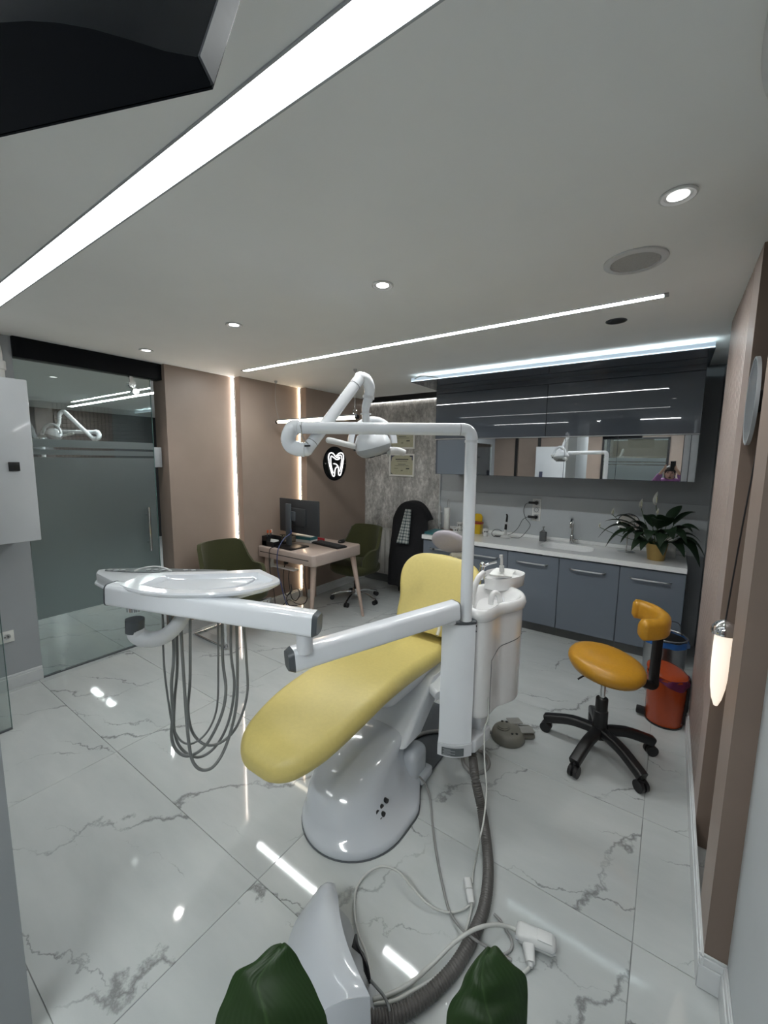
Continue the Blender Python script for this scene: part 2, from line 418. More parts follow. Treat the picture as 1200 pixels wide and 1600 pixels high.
class MB:
    def __init__(s):
        s.bm = bmesh.new()
    def merge(s, tmp, M=None):
        if M is not None:
            bmesh.ops.transform(tmp, matrix=M, verts=tmp.verts)
        me = bpy.data.meshes.new('tmp')
        tmp.to_mesh(me); tmp.free()
        s.bm.from_mesh(me)
        bpy.data.meshes.remove(me)
        return s
    def box(s, lo, hi, bev=0.0, seg=2, M=None):
        lo, hi = V(lo), V(hi)
        t = bmesh.new()
        bmesh.ops.create_cube(t, size=1)
        bmesh.ops.transform(t, matrix=Matrix.Translation((lo + hi) / 2) @ Matrix.Diagonal((*(hi - lo), 1)), verts=t.verts)
        if bev:
            bmesh.ops.bevel(t, geom=list(t.edges), offset=bev, segments=seg, affect='EDGES', profile=0.5)
        return s.merge(t, M)
    def obox(s, c, size, rz=0.0, bev=0.0, seg=2, rx=0.0, ry=0.0):
        M = Matrix.Translation(V(c)) @ Matrix.Rotation(rz, 4, 'Z') @ Matrix.Rotation(ry, 4, 'Y') @ Matrix.Rotation(rx, 4, 'X')
        h = V(size) / 2
        return s.box(-h, h, bev, seg, M)
    def loft(s, rings, cap=True, closed=False, M=None):
        t = bmesh.new()
        R = [[t.verts.new(V(p)) for p in r] for r in rings]
        n = len(R[0])
        m = len(R)
        for i in range(m if closed else m - 1):
            a, b = R[i], R[(i + 1) % m]
            for j in range(n):
                t.faces.new((a[j], a[(j + 1) % n], b[(j + 1) % n], b[j]))
        if cap and not closed:
            for r in (R[0], R[-1]):
                try:
                    t.faces.new(r)
                except ValueError:
                    pass
        bmesh.ops.recalc_face_normals(t, faces=t.faces)
        return s.merge(t, M)
    def tube(s, pts, r, seg=8, n=6, closed=False, cap=True):
        P = catmull(pts, n)
        if closed:
            P = P[:-1] if (P[0] - P[-1]).length < 1e-6 else P
        F = frames(P)
        rings = []
        for i, p in enumerate(P):
            rr = r(i / (len(P) - 1)) if callable(r) else r
            a, b = F[i]
            rings.append([p + a * rr * cos(2 * pi * k / seg) + b * rr * sin(2 * pi * k / seg) for k in range(seg)])
        return s.loft(rings, cap, closed)
    def cyl(s, p0, p1, r0, r1=None, seg=16):
        r1 = r0 if r1 is None else r1
        return s.tube([p0, p1], lambda t: r0 + (r1 - r0) * t, seg, 1)
    def lathe(s, prof, c=(0, 0, 0), seg=24, M=None, sx=1.0, sy=1.0):
        c = V(c)
        rings = [[c + V(max(r, 1e-4) * cos(2 * pi * k / seg) * sx, max(r, 1e-4) * sin(2 * pi * k / seg) * sy, z) for k in range(seg)] for r, z in prof]
        ring = prof[0][0] > 1e-3 and prof[-1][0] > 1e-3
        return s.loft(rings, not ring, ring, M)
    def ball(s, c, r, seg=20, M=None):
        t = bmesh.new()
        bmesh.ops.create_uvsphere(t, u_segments=seg, v_segments=max(8, seg // 2), radius=1)
        r = V(r) if not isinstance(r, (int, float)) else V(r, r, r)
        MM = Matrix.Translation(V(c)) @ (M or Matrix()) @ Matrix.Diagonal((*r, 1))
        return s.merge(t, MM)
    def prism(s, poly, vec, bev=0.0, seg=2):
        t = bmesh.new()
        a = [t.verts.new(V(p)) for p in poly]
        f = t.faces.new(a)
        r = bmesh.ops.extrude_face_region(t, geom=[f])
        vs = [g for g in r['geom'] if isinstance(g, bmesh.types.BMVert)]
        bmesh.ops.translate(t, verts=vs, vec=V(vec))
        bmesh.ops.recalc_face_normals(t, faces=t.faces)
        if bev:
            bmesh.ops.bevel(t, geom=list(t.edges), offset=bev, segments=seg, affect='EDGES', profile=0.5)
        return s.merge(t)
    def bar(s, p0, p1, w0, h0, r, w1=None, h1=None, up=(0, 0, 1), endr=0.0):
        p0, p1 = V(p0), V(p1)
        w1 = w0 if w1 is None else w1
        h1 = h0 if h1 is None else h1
        d = (p1 - p0).normalized()
        sd = d.cross(V(up)).normalized()
        u = sd.cross(d)
        rings = []
        for t in (0, 1):
            p = p0.lerp(p1, t); w = w0 + (w1 - w0) * t; h = h0 + (h1 - h0) * t
            rings.append([p + sd * x + u * y for x, y in rrect(w, h, r)])
        return s.loft(rings)
    def sheet(s, grid, thick=0.0, uv=False):
        t = bmesh.new()
        R = [[t.verts.new(V(p)) for p in row] for row in grid]
        lay = t.loops.layers.uv.new('UVMap')
        nr, nc = len(R), len(R[0])
        for i in range(nr - 1):
            for j in range(nc - 1):
                f = t.faces.new((R[i][j], R[i][j + 1], R[i + 1][j + 1], R[i + 1][j]))
                for lp, (a, b) in zip(f.loops, ((i, j), (i, j + 1), (i + 1, j + 1), (i + 1, j))):
                    lp[lay].uv = (b / (nc - 1), a / (nr - 1))
        bmesh.ops.recalc_face_normals(t, faces=t.faces)
        if thick:
            bmesh.ops.solidify(t, geom=list(t.faces), thickness=thick)
        return s.merge(t)

ROOTM = {}
def obj(name, mb, m, parent=None, ang=40, local=False):
    if parent is not None and not local:
        M = ROOTM.get(parent.name)
        if M is not None:
            bmesh.ops.transform(mb.bm, matrix=M.inverted(), verts=mb.bm.verts)
    me = bpy.data.meshes.new(name)
    mb.bm.to_mesh(me); mb.bm.free()
    if ang:
        me.polygons.foreach_set('use_smooth', [True] * len(me.polygons))
        me.set_sharp_from_angle(angle=radians(ang))
    me.materials.append(MATS[m])
    o = bpy.data.objects.new(name, me)
    C.objects.link(o)
    if parent is not None:
        o.parent = parent
        ROOTM[o.name] = ROOTM.get(parent.name, Matrix())
    else:
        ROOTM[o.name] = Matrix()
    return o

def tag(o, label=None, cat=None, group=None, kind=None):
    if label: o['label'] = label
    if cat: o['category'] = cat
    if group: o['group'] = group
    if kind: o['kind'] = kind
    return o

def thing(name, label, cat, loc=(0, 0, 0), rz=0.0, group=None):
    o = bpy.data.objects.new(name, None)
    o.empty_display_size = 0.05
    C.objects.link(o)
    o.location = loc
    o.rotation_euler = (0, 0, rz)
    ROOTM[o.name] = Matrix.Translation(V(loc)) @ Matrix.Rotation(rz, 4, 'Z')
    return tag(o, label, cat, group)

def struct(name, mb, m, parent=None, ang=30, label=None):
    o = obj(name, mb, m, parent, ang)
    if parent is None:
        o['kind'] = 'structure'
        if label: o['label'] = label
    return o

def sempty(name, loc=(0, 0, 0), label=None):
    o = bpy.data.objects.new(name, None)
    C.objects.link(o)
    o.location = loc
    ROOTM[o.name] = Matrix.Translation(V(loc))
    o['kind'] = 'structure'
    if label: o['label'] = label
    return o

def dup(root, loc, rz=0.0, label=None, group=None):
    r = root.copy(); C.objects.link(r)
    r.location = loc; r.rotation_euler = (0, 0, rz)
    if label: r['label'] = label
    if group: r['group'] = group
    for ch in list(root.children):
        c = ch.copy(); C.objects.link(c); c.parent = r
        for g in ch.children:
            d = g.copy(); C.objects.link(d); d.parent = c
    return r

# ================================================================ THE SETTING
# floor: a grout bed carrying separate marble tiles (1.26 x 0.63 m)
floor = sempty('floor', (0, 0, 0), 'glossy white marble tile floor with grey veins')
obj('grout_bed', MB().box((-9.2, -2.7, -0.06), (0.6, 4.9, -0.004)), 'grout', floor)
tile0 = obj('tile', MB().box((-0.6291, -0.3141, -0.012), (0.6291, 0.3141, 0), 0.0012, 1), 'marble_tile', floor, local=True)
first = True
for i in range(-6, 2):
    for j in range(-6, 7):
        x, y = -2.5 + 0.63 + 1.26 * (i + 1), 0.918 + 0.315 + 0.63 * (j - 0)
        if x < -9.2 or x > 1.0 or y > 4.9 or y < -3:
            continue
        t = tile0 if first else tile0.copy()
        if not first:
            C.objects.link(t)
        t.location = (x, y, 0)
        first = False

struct('ceiling', MB().box((-9.2, -2.6, CEIL), (0.6, 4.5, 2.60)), 'ceiling_paint', label='matt white ceiling with recessed light strips')
struct('trim_1', MB().box((-9.1, 4.46, 2.60), (0.6, 5.4, 2.66)), 'dark_gap')

# left wall: plain plaster, glass sliding door under a black lintel, three stepped pink panels
wl = sempty('wall_left', (-3.83, 2, 0), 'left wall of stepped dusty pink panels beside the glass door')
obj('plaster', MB().box((-3.95, -2.5, 0), (-3.83, 0.95, CEIL)), 'grey_wall', wl)
PANELS = ((1.965, 2.668, -3.757), (2.668, 3.483, -3.652), (3.483, 4.66, -3.545))
for y0, y1, xf in PANELS:
    obj('panel', MB().box((-3.96, y0, 0), (xf, y1, CEIL), 0.002, 1), 'pink_panel', wl)
bl = sempty('baseboard_left', (-3.8, 2, 0))
for y0, y1, xf in PANELS + ((-2.4, 0.95, -3.83),):
    b = MB()
    b.box((xf, y0 - (0.014 if xf > -3.8 else 0), 0), (xf + 0.014, y1, 0.085), 0.002, 1)
    b.box((xf, y0 - (0.010 if xf > -3.8 else 0), 0.085), (xf + 0.009, y1, 0.105), 0.003, 2)
    obj('skirting_board', b, 'skirting_white', bl)
struct('trim_2', MB().box((-3.90, 0.95, 2.372), (-3.80, 1.965, CEIL), 0.002, 1), 'lintel_black')

door = sempty('door_1', (-3.83, 1.4, 0), 'reflective glass sliding door with frosted film')
obj('pane', MB().box((-3.838, 0.95, 0.012), (-3.828, 1.872, 2.40)), 'tinted_glass', door)
obj('floor_rail', MB().box((-3.845, 0.95, 0.0), (-3.822, 1.965, 0.011)), 'seam_grey', door)
for z0, z1 in ((0.462, 1.681), (1.700, 1.738), (1.757, 1.815)):
    obj('frosted_film', MB().box((-3.8275, 0.952, z0), (-3.8262, 1.868, z1)), 'frosted_film', door)
h = MB()
for zz in (0.93, 1.18):
    h.cyl((-3.83, 1.775, zz), (-3.775, 1.775, zz), 0.008, seg=10)
h.cyl((-3.775, 1.775, 0.86), (-3.775, 1.775, 1.25), 0.0125, seg=14)
obj('handle', h, 'chrome', door)
h = MB()
h.cyl((-3.826, 1.715, 2.30), (-3.800, 1.715, 2.30), 0.028, seg=18)
h.cyl((-3.826, 1.74, 2.24), (-3.800, 1.74, 2.24), 0.026, seg=18)
h.box((-3.826, 1.70, 2.27), (-3.812, 1.73, 2.372), 0.003)
obj('hanger', h, 'chrome', door)
h = MB().box((-3.850, 1.874, 1.60), (-3.835, 1.945, 1.78), 0.002)
obj('lock_plate', h, 'light_grey_plastic', door)
obj('edge_strip', MB().box((-3.839, 1.872, 0.012), (-3.827, 1.876, 2.40)), 'glass_edge', door)

# dim neighbouring room behind the glass
wf = sempty('wall_far', (-8.95, 2, 0), 'dark wall of the neighbouring room')
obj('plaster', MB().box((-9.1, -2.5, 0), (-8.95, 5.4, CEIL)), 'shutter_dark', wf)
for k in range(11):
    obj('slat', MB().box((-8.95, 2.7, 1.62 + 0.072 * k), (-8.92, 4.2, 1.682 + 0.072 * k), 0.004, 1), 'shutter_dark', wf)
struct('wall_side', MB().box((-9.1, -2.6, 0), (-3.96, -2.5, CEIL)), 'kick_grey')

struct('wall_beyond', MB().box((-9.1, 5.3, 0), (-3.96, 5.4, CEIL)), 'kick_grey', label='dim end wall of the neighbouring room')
# back wall: concrete-look paper, white painted part, pale splash panel behind the worktop
wb = sempty('wall_back', (-1.8, 4.65, 0), 'back wall with concrete look paper and pale splash panel')
obj('plaster', MB().box((-3.95, 4.65, 0), (0.6, 4.80, 2.62)), 'grey_wall', wb)
obj('concrete_board', MB().box((-3.545, 4.615, 0.105), (-2.372, 4.65, 2.445), 0.002, 1), 'concrete_paper', wb)
obj('gap_shade_strip', MB().box((-3.545, 4.640, 2.463), (-2.15, 4.6495, 2.60)), 'shutter_dark', wb)  # dark strip paints the shade of the recess above the cove line
obj('edge_bead', MB().box((-2.372, 4.610, 0.86), (-2.362, 4.65, 2.445), 0.001, 1), 'skirting_white', wb)
obj('splash_panel', MB().box((-2.362, 4.640, 0.85), (0.298, 4.65, 1.322), 0.001, 1), 'splash_panel', wb)
struct('baseboard_back', MB().box((-3.545, 4.606, 0), (-2.30, 4.65, 0.105), 0.003), 'kick_grey')

# right wall: plain near part, pilaster, shallow niche, grooved slat section, corner recess
wr = sempty('wall_right', (0.25, 2, 0), 'right wall with vertical slats and a shallow niche')
obj('plaster', MB().box((0.27, -2.5, 0), (0.45, 1.54, CEIL)), 'side_wall', wr)
obj('plaster', MB().box((0.298, 1.54, 0), (0.45, 4.8, CEIL)), 'grey_wall', wr)
obj('pilaster', MB().box((0.212, 1.544, 0), (0.298, 1.755, CEIL), 0.0015, 1), 'pink_panel', wr)
obj('end_board', MB().box((0.2115, 1.540, 0), (0.28, 1.544, CEIL)), 'taupe_tone', wr)
obj('niche_back', MB().box((0.272, 1.755, 0), (0.298, 2.15, CEIL)), 'taupe_tone', wr)
obj('border_board', MB().box((0.212, 2.154, 0), (0.298, 2.37, CEIL), 0.0015, 1), 'slat_paint', wr)
obj('end_board', MB().box((0.2125, 2.150, 0), (0.298, 2.154, CEIL)), 'taupe_tone', wr)  # brown end face, with the shade it stands in painted into the colour
obj('slat_backing', MB().box((0.232, 2.37, 0), (0.298, 3.20, CEIL)), 'taupe_tone', wr)
y = 2.384
slat0 = None
while y < 3.18:
    if slat0 is None:
        slat0 = obj('slat', MB().box((0.212, 0, 0.0), (0.232, 0.040, CEIL), 0.004, 1), 'slat_paint', wr)
        s_base = slat0.location.copy(); s = slat0
    else:
        s = slat0.copy(); C.objects.link(s)
    s.location = s_base + V(0, y, 0)
    y += 0.0545
br = sempty('baseboard_right', (0.2, 2, 0))
def skirt(p0, p1, nrm):
    p0, p1, n = V(p0), V(p1), V(nrm)
    b = MB()
    for t, z0, z1 in ((0.014, 0, 0.085), (0.010, 0.085, 0.112), (0.006, 0.112, 0.122)):
        b.prism([p0 + V(0, 0, z0), p1 + V(0, 0, z0), p1 + n * t + V(0, 0, z0), p0 + n * t + V(0, 0, z0)], (0, 0, z1 - z0), 0.002, 1)
    obj('skirting_board', b, 'skirting_white', br)
skirt((0.212, 1.5265, 0), (0.212, 3.20, 0), (-1, 0, 0))
skirt((0.1985, 1.540, 0), (0.270, 1.540, 0), (0, -1, 0))
skirt((0.270, -2.39, 0), (0.270, 1.530, 0), (-1, 0, 0))

# wall and partition near the photographer (seen at the frame edges and in the mirrors)
struct('wall_near', MB().box((-1.56, -0.90, 0), (-1.40, 0.246, CEIL)), 'partition_grey', label='grey end of a partition wall at the left frame edge')
wre = sempty('wall_rear', (-1.5, -2.45, 0), 'pink rear wall with a frosted glass door')
obj('plaster', MB().box((-3.95, -2.55, 0), (0.45, -2.40, CEIL)), 'pink_panel', wre)
for x in (-3.3, -2.75, -1.25):
    obj('post', MB().box((x, -2.40, 0), (x + 0.07, -2.385, CEIL)), 'black_plastic', wre)
d2 = sempty('door_2', (-0.5, -2.38, 0), 'frosted glass door in the rear wall')
obj('pane', MB().box((-1.30, -2.388, 0.02), (-0.12, -2.380, 2.2)), 'tinted_glass', d2)
for z0, z1 in ((0.4, 1.64), (1.665, 1.70), (1.725, 1.80)):
    obj('frosted_film', MB().box((-1.29, -2.3795, z0), (-0.13, -2.3785, z1)), 'frosted_film', d2)
obj('frame', MB().box((-1.34, -2.40, 0), (-1.30, -2.37, 2.24)).box((-0.12, -2.40, 0), (-0.08, -2.37, 2.24)).box((-1.34, -2.40, 2.2), (-0.08, -2.37, 2.24)), 'black_plastic', d2)

# free-standing clear glass panel at the left frame edge
g = thing('glass_screen', 'clear frameless glass panel standing on the floor at the far left edge', 'glass panel', (-3.24, 0.2, 0))
obj('pane', MB().box((-3.245, -0.60, 0.012), (-3.235, 0.628, 2.05)), 'clear_glass', g)
obj('edge_strip', MB().box((-3.2455, 0.628, 0.012), (-3.2345, 0.631, 2.05)), 'glass_edge', g)
obj('bottom_seal', MB().box((-3.246, -0.60, 0), (-3.234, 0.631, 0.012)), 'seam_grey', g)

# ================================================================ LIGHT FITTINGS
def strip(name, label, x0, x1, y0, y1, mled, drop=0.0, cap=0.02):
    t = thing(name, label, 'light strip', ((x0 + x1) / 2, (y0 + y1) / 2, CEIL))
    b = MB()
    z0 = CEIL - drop
    b.box((x0 - cap, y0 - 0.006, z0 - 0.004), (x1 + cap, y0, CEIL - 0.0005))
    b.box((x0 - cap, y1, z0 - 0.004), (x1 + cap, y1 + 0.006, CEIL - 0.0005))
    b.box((x0 - cap, y0 - 0.006, z0 - 0.004), (x0, y1 + 0.006, CEIL - 0.0005))
    b.box((x1, y0 - 0.006, z0 - 0.004), (x1 + cap, y1 + 0.006, CEIL - 0.0005))
    obj('housing', b, 'light_grey_plastic', t)
    obj('diffuser', MB().box((x0, y0, z0 - 0.003), (x1, y1, CEIL - 0.001)), mled, t)
    return t
strip('led_strip', 'wide white ceiling light strip crossing the top left corner', -3.40, -0.10, 0.655, 0.742, 'led_main')
strip('led_strip', 'long thin ceiling light strip across the middle of the room', -3.385, -0.104, 2.510, 2.552, 'led_second')
strip('led_strip', 'white ceiling light strip behind the photographer, seen in the mirror doors', -3.40, -1.75, -1.17, -1.083, 'led_rear_dim')
strip('led_strip', 'white ceiling light strip above and behind the person with the phone', -1.30, 0.05, -1.17, -1.083, 'led_rear')
strip('led_strip', 'ceiling light strip in the neighbouring room, seen through the glass door', -8.3, -4.6, 2.71, 2.78, 'led_next')

def vstrip(label, x, y, mled):
    t = thing('wall_light_strip', label, 'light strip', (x, y, 0.11))
    obj('diffuser', MB().box((x + 0.001, y - 0.0055, 0.11), (x + 0.020, y - 0.0015, CEIL - 0.002)), mled, t)
    obj('profile', MB().box((x + 0.0205, y - 0.012, 0.11), (x + 0.0235, y - 0.0012, CEIL - 0.002)), 'light_grey_plastic', t)
vstrip('vertical white light strip in the pink panel joint nearest the glass door', -3.757, 2.668, 'led_warm')
vstrip('vertical amber light strip in the pink panel joint behind the desk', -3.652, 3.483, 'led_warm_amber')

t = thing('cove_light', 'slim light line along the top of the concrete paper', 'light strip', (-2.9, 4.61, 2.45))
obj('diffuser', MB().box((-3.54, 4.598, 2.4465), (-2.17, 4.612, 2.4515)), 'led_cove', t)
obj('profile', MB().box((-3.54, 4.596, 2.452), (-2.17, 4.6495, 2.462)), 'light_grey_plastic', t)

# linear pendant over the desk
t = thing('pendant_light', 'slim warm linear pendant light hung over the desk', 'pendant light', (-2.97, 3.03, 2.08))
obj('tube', MB().cyl((-3.51, 3.03, 2.083), (-2.43, 3.03, 2.078), 0.017, seg=12), 'led_pendant', t)
obj('housing', MB().box((-3.515, 3.018, 2.094), (-2.425, 3.042, 2.106), 0.003), 'dark_grey_plastic', t)
for x in (-3.515, -2.425):
    obj('end_cap', MB().cyl((x - 0.015, 3.03, 2.081), (x + 0.012, 3.03, 2.081), 0.020, seg=12), 'black_plastic', t)
obj('suspension_wire', MB().tube([(-3.49, 3.03, 2.10), (-3.535, 3.028, 2.25), (-3.54, 3.028, 2.38), (-3.526, 3.027, CEIL)], 0.0022, 5, 5), 'cable_grey', t)
obj('suspension_wire', MB().tube([(-2.45, 3.03, 2.10), (-2.45, 3.03, CEIL)], 0.0022, 5, 1), 'cable_grey', t)
ring = [(-2.45 + 0.022 * cos(a), 3.03, 2.128 + 0.022 * sin(a)) for a in [2 * pi * k / 16 for k in range(16)]]
obj('ring', MB().tube(ring, 0.003, 6, 1, closed=True), 'chrome', t)
for x, yy in ((-3.526, 3.027), (-2.45, 3.03)):
    obj('ceiling_hook', MB().lathe([(0.016, CEIL), (0.016, CEIL - 0.012), (0.008, CEIL - 0.022), (0.004, CEIL - 0.03)], (x, yy, 0), 12), 'brushed_steel', t)

def downlight(x, y, label):
    t = thing('downlight', label, 'downlight', (x, y, CEIL), 0, 'round recessed downlights')
    obj('trim_ring', MB().lathe([(0.038, -0.001), (0.050, -0.0005), (0.052, -0.005), (0.046, -0.008), (0.038, -0.004)], (x, y, CEIL), 32), 'white_plastic', t)
    obj('reflector', MB().lathe([(0.029, -0.0012), (0.038, -0.0012), (0.038, -0.0040), (0.029, -0.0026)], (x, y, CEIL), 32), 'white_plastic', t)
    obj('lens', MB().lathe([(0.0, -0.0038), (0.029, -0.0038), (0.029, -0.0012), (0.0, -0.0012)], (x, y, CEIL), 32), 'downlight_glow', t)
    ld = bpy.data.lights.new('downlight_beam', 'SPOT')
    ld.energy = SPOT_WATT; ld.spot_size = radians(100); ld.spot_blend = 0.8; ld.shadow_soft_size = 0.03
    ld.color = (1.0, 0.99, 0.96)
    lo = bpy.data.objects.new('downlight_beam', ld)
    C.objects.link(lo)
    lo.parent = t
    lo.location = (0, 0, -0.016)
downlight(-0.054, 1.640, 'round downlight nearest the grey ceiling speaker')
downlight(-1.192, 1.678, 'round downlight in the middle of the ceiling above the dental chair')
downlight(-2.295, 1.649, 'round downlight near the left end of the long thin light strip')
downlight(-3.405, 1.652, 'round downlight beside the black lintel of the glass door')

t = thing('ceiling_speaker', 'round grey ceiling speaker with mesh cover and white rim', 'speaker', (-0.194, 2.052, CEIL))
obj('rim', MB().lathe([(0.088, -0.001), (0.115, -0.0005), (0.115, -0.006), (0.108, -0.010), (0.090, -0.010), (0.088, -0.006)], (-0.194, 2.052, CEIL), 40), 'white_plastic', t)
obj('mesh_cover', MB().lathe([(0.0, -0.010), (0.06, -0.009), (0.087, -0.0065), (0.0875, -0.001), (0.0, -0.001)], (-0.194, 2.052, CEIL), 40), 'speaker_mesh', t)
t = thing('ceiling_hole', 'dark empty downlight hole between ceiling strip and wall cabinets', 'ceiling hole', (-0.339, 2.832, CEIL))
obj('rim', MB().lathe([(0.050, -0.0005), (0.056, -0.0005), (0.056, -0.003), (0.050, -0.004)], (-0.339, 2.832, CEIL), 28), 'dark_grey_plastic', t)
obj('socket', MB().lathe([(0.0, -0.0012), (0.050, -0.0012), (0.050, -0.0006), (0, -0.0006)], (-0.339, 2.832, CEIL), 28), 'dark_gap', t)  # flat black disc paints the darkness inside the open hole
obj('spring_clip', MB().tube([(-0.385, 2.80, CEIL - 0.002), (-0.375, 2.79, CEIL - 0.012), (-0.36, 2.795, CEIL - 0.004)], 0.003, 6, 4), 'dark_grey_plastic', t)
t = thing('ceiling_fitting', 'white oval fitting on the ceiling at the top right edge', 'ceiling light', (0.172, 1.12, CEIL))
obj('shade', MB().lathe([(1.0, 0.0), (1.0, -0.012), (0.9, -0.03), (0.6, -0.045), (0.0, -0.05)], (0.172, 1.10, CEIL - 0.0005), 40, sx=0.098, sy=0.30), 'white_plastic', t)
obj('rim', MB().lathe([(1.0, 0.0), (1.02, 0.0), (1.02, -0.008), (1.0, -0.010)], (0.172, 1.10, CEIL - 0.0003), 40, sx=0.096, sy=0.30), 'frame_white', t)

# ================================================================ WALL CABINETS
YF = 4.05
t = thing('wall_cabinet', 'glossy slate blue wall cabinet with light shelf and mirror doors', 'cabinet', (-1.0, 4.35, 1.545))
obj('carcass', MB().box((-2.15, YF + 0.022, 1.545), (0.152, 4.648, 2.45), 0.001, 1), 'cabinet_lacquer', t)
for x0, x1 in ((-2.15, -1.0), (-0.997, 0.152)):
    obj('door', MB().box((x0, YF, 1.925), (x1 - 0.001, YF + 0.02, 2.397), 0.0015, 1), 'cabinet_lacquer', t)
obj('fascia', MB().box((-2.15, YF - 0.001, 2.402), (0.152, YF + 0.02, 2.450), 0.0015, 1), 'cabinet_lacquer', t)
obj('grip_edge', MB().box((-2.155, YF - 0.006, 1.917), (0.156, YF + 0.02, 1.9245), 0.001, 1), 'brushed_steel', t)
obj('door', MB().box((-2.12, YF + 0.003, 1.548), (-1.665, YF + 0.021, 1.914), 0.0015, 1), 'cabinet_lower', t)
xm = (-1.662, -1.24, -0.82, -0.40, 0.058)
for i in range(4):
    mdoor = obj('mirror_door', MB().box((xm[i], YF + 0.004, 1.548), (xm[i + 1] - 0.003, YF + 0.021, 1.914)), 'mirror_silver', t)
obj('side_panel', MB().box((0.060, YF + 0.002, 1.548), (0.100, YF + 0.021, 1.914), 0.001).box((0.104, YF + 0.006, 1.548), (0.150, YF + 0.021, 1.914), 0.001), 'light_grey_plastic', t)
# protruding light shelf
sh = obj('light_shelf', MB().box((-2.165, 3.545, 2.445), (0.168, 4.20, 2.452), 0.001, 1), 'cabinet_lacquer', t)
obj('light_diffuser', MB().box((-2.160, 3.540, 2.452), (0.165, 3.550, 2.484)), 'led_cabinet_face', t)
obj('light_line', MB().box((-2.160, 3.5385, 2.4505), (0.165, 3.5415, 2.4565)), 'led_cabinet_edge', t)
obj('light_tube', MB().box((-2.10, 3.575, 2.4600), (0.15, 3.60, 2.476)), 'led_cabinet', t)
obj('loose_wire', MB().tube([(-2.061, 3.439, 2.452), (-1.986, 3.430, 2.469), (-1.903, 3.451, 2.458), (-1.831, 3.477, 2.447)], 0.005, 6, 6), 'cable_white', t)

# ================================================================ BASE UNITS, WORKTOP
xs = (-2.28, -1.79, -1.30, -0.808, -0.307, 0.165)
names = ('far left base cabinet behind the dental chair backrest', 'second base cabinet from the left, behind the white lamp post',
         'base cabinet behind the spittoon, left of the sink', 'base cabinet below the sink', 'right end base cabinet below the potted lily')
for i in range(5):
    x0, x1 = xs[i], xs[i + 1]
    c = thing('base_cabinet', 'slate grey ' + names[i], 'cabinet', ((x0 + x1) / 2, 4.35, 0), 0, 'slate grey base cabinets')
    obj('carcass', MB().box((x0 + 0.0005, YF + 0.042, 0.10), (x1 - 0.0005, 4.638, 0.720 if i in (2, 3) else 0.805)), 'cabinet_lower', c)
    obj('kick_board', MB().box((x0 + 0.0005, YF + 0.085, 0.0), (x1 - 0.0005, YF + 0.10, 0.10)), 'kick_grey', c)
    dd = obj('door', MB().box((x0 + 0.0025, YF + 0.021, 0.102), (x1 - 0.0025, YF + 0.041, 0.792), 0.002, 1), 'cabinet_lower', c)
    cx = (x0 + x1) / 2 - 0.005
    h = MB()
    h.tube([(cx - 0.145, YF + 0.021, 0.705), (cx - 0.135, YF - 0.002, 0.705), (cx - 0.11, YF - 0.008, 0.705), (cx + 0.11, YF - 0.008, 0.705), (cx + 0.135, YF - 0.002, 0.705), (cx + 0.145, YF + 0.021, 0.705)], 0.0085, 8, 3)
    obj('handle', h, 'brushed_steel', dd)

wt = thing('worktop', 'long white stone worktop with built-in sink basin along the back wall', 'worktop', (-1.06, 4.35, 0.806))
b = MB()
# slab with a rounded opening for the basin
sx0, sx1, sy0, sy1 = -1.05, -0.56, 4.20, 4.52
X0, X1, Y0, Y1 = -2.29, 0.165, YF, 4.638
def slab_ring(z):
    inner = [V((sx0 + sx1) / 2 + x, (sy0 + sy1) / 2 + y, z) for x, y in rrect(sx1 - sx0, sy1 - sy0, 0.11, 7)]
    return inner
ins = slab_ring(0.85)
t = bmesh.new()
outer = []
cx, cy = (sx0 + sx1) / 2, (sy0 + sy1) / 2
for p in ins:
    dx, dy = p.x - cx, p.y - cy
    outer.append(V(min(max(cx + dx * 9, X0), X1) if abs(dx) * 9 else cx, min(max(cy + dy * 9, Y0), Y1), 0.85))
vi = [t.verts.new(p) for p in ins]; vo = [t.verts.new(p) for p in outer]
n = len(vi)
for k in range(n):
    t.faces.new((vi[k], vi[(k + 1) % n], vo[(k + 1) % n], vo[k]))
vd = [t.verts.new(p - V(0, 0, 0.044)) for p in outer]
for k in range(n):
    if (outer[k] - outer[(k + 1) % n]).length > 1e-5:
        t.faces.new((vo[k], vo[(k + 1) % n], vd[(k + 1) % n], vd[k]))
# basin walls
prev = vi
for sc_, z in ((0.985, 0.842), (0.955, 0.80), (0.90, 0.755), (0.78, 0.735), (0.4, 0.728), (0.08, 0.726)):
    cur = [t.verts.new(V(cx + (p.x - cx) * sc_, cy + (p.y - cy) * sc_, z)) for p in ins]
    for k in range(n):
        t.faces.new((prev[k], prev[(k + 1) % n], cur[(k + 1) % n], cur[k]))
    prev = cur
t.faces.new(prev)
bmesh.ops.remove_doubles(t, verts=t.verts, dist=1e-5)
bmesh.ops.recalc_face_normals(t, faces=t.faces)
b.merge(t)
obj('slab', b, 'worktop_white', wt)
obj('upstand', MB().box((X0, 4.618, 0.8505), (X1, 4.638, 0.888), 0.003), 'worktop_white', wt)
obj('drain', MB().lathe([(0, 0.7275), (0.022, 0.7275), (0.024, 0.7265), (0, 0.7265)], (cx, cy, 0), 18), 'chrome', wt)

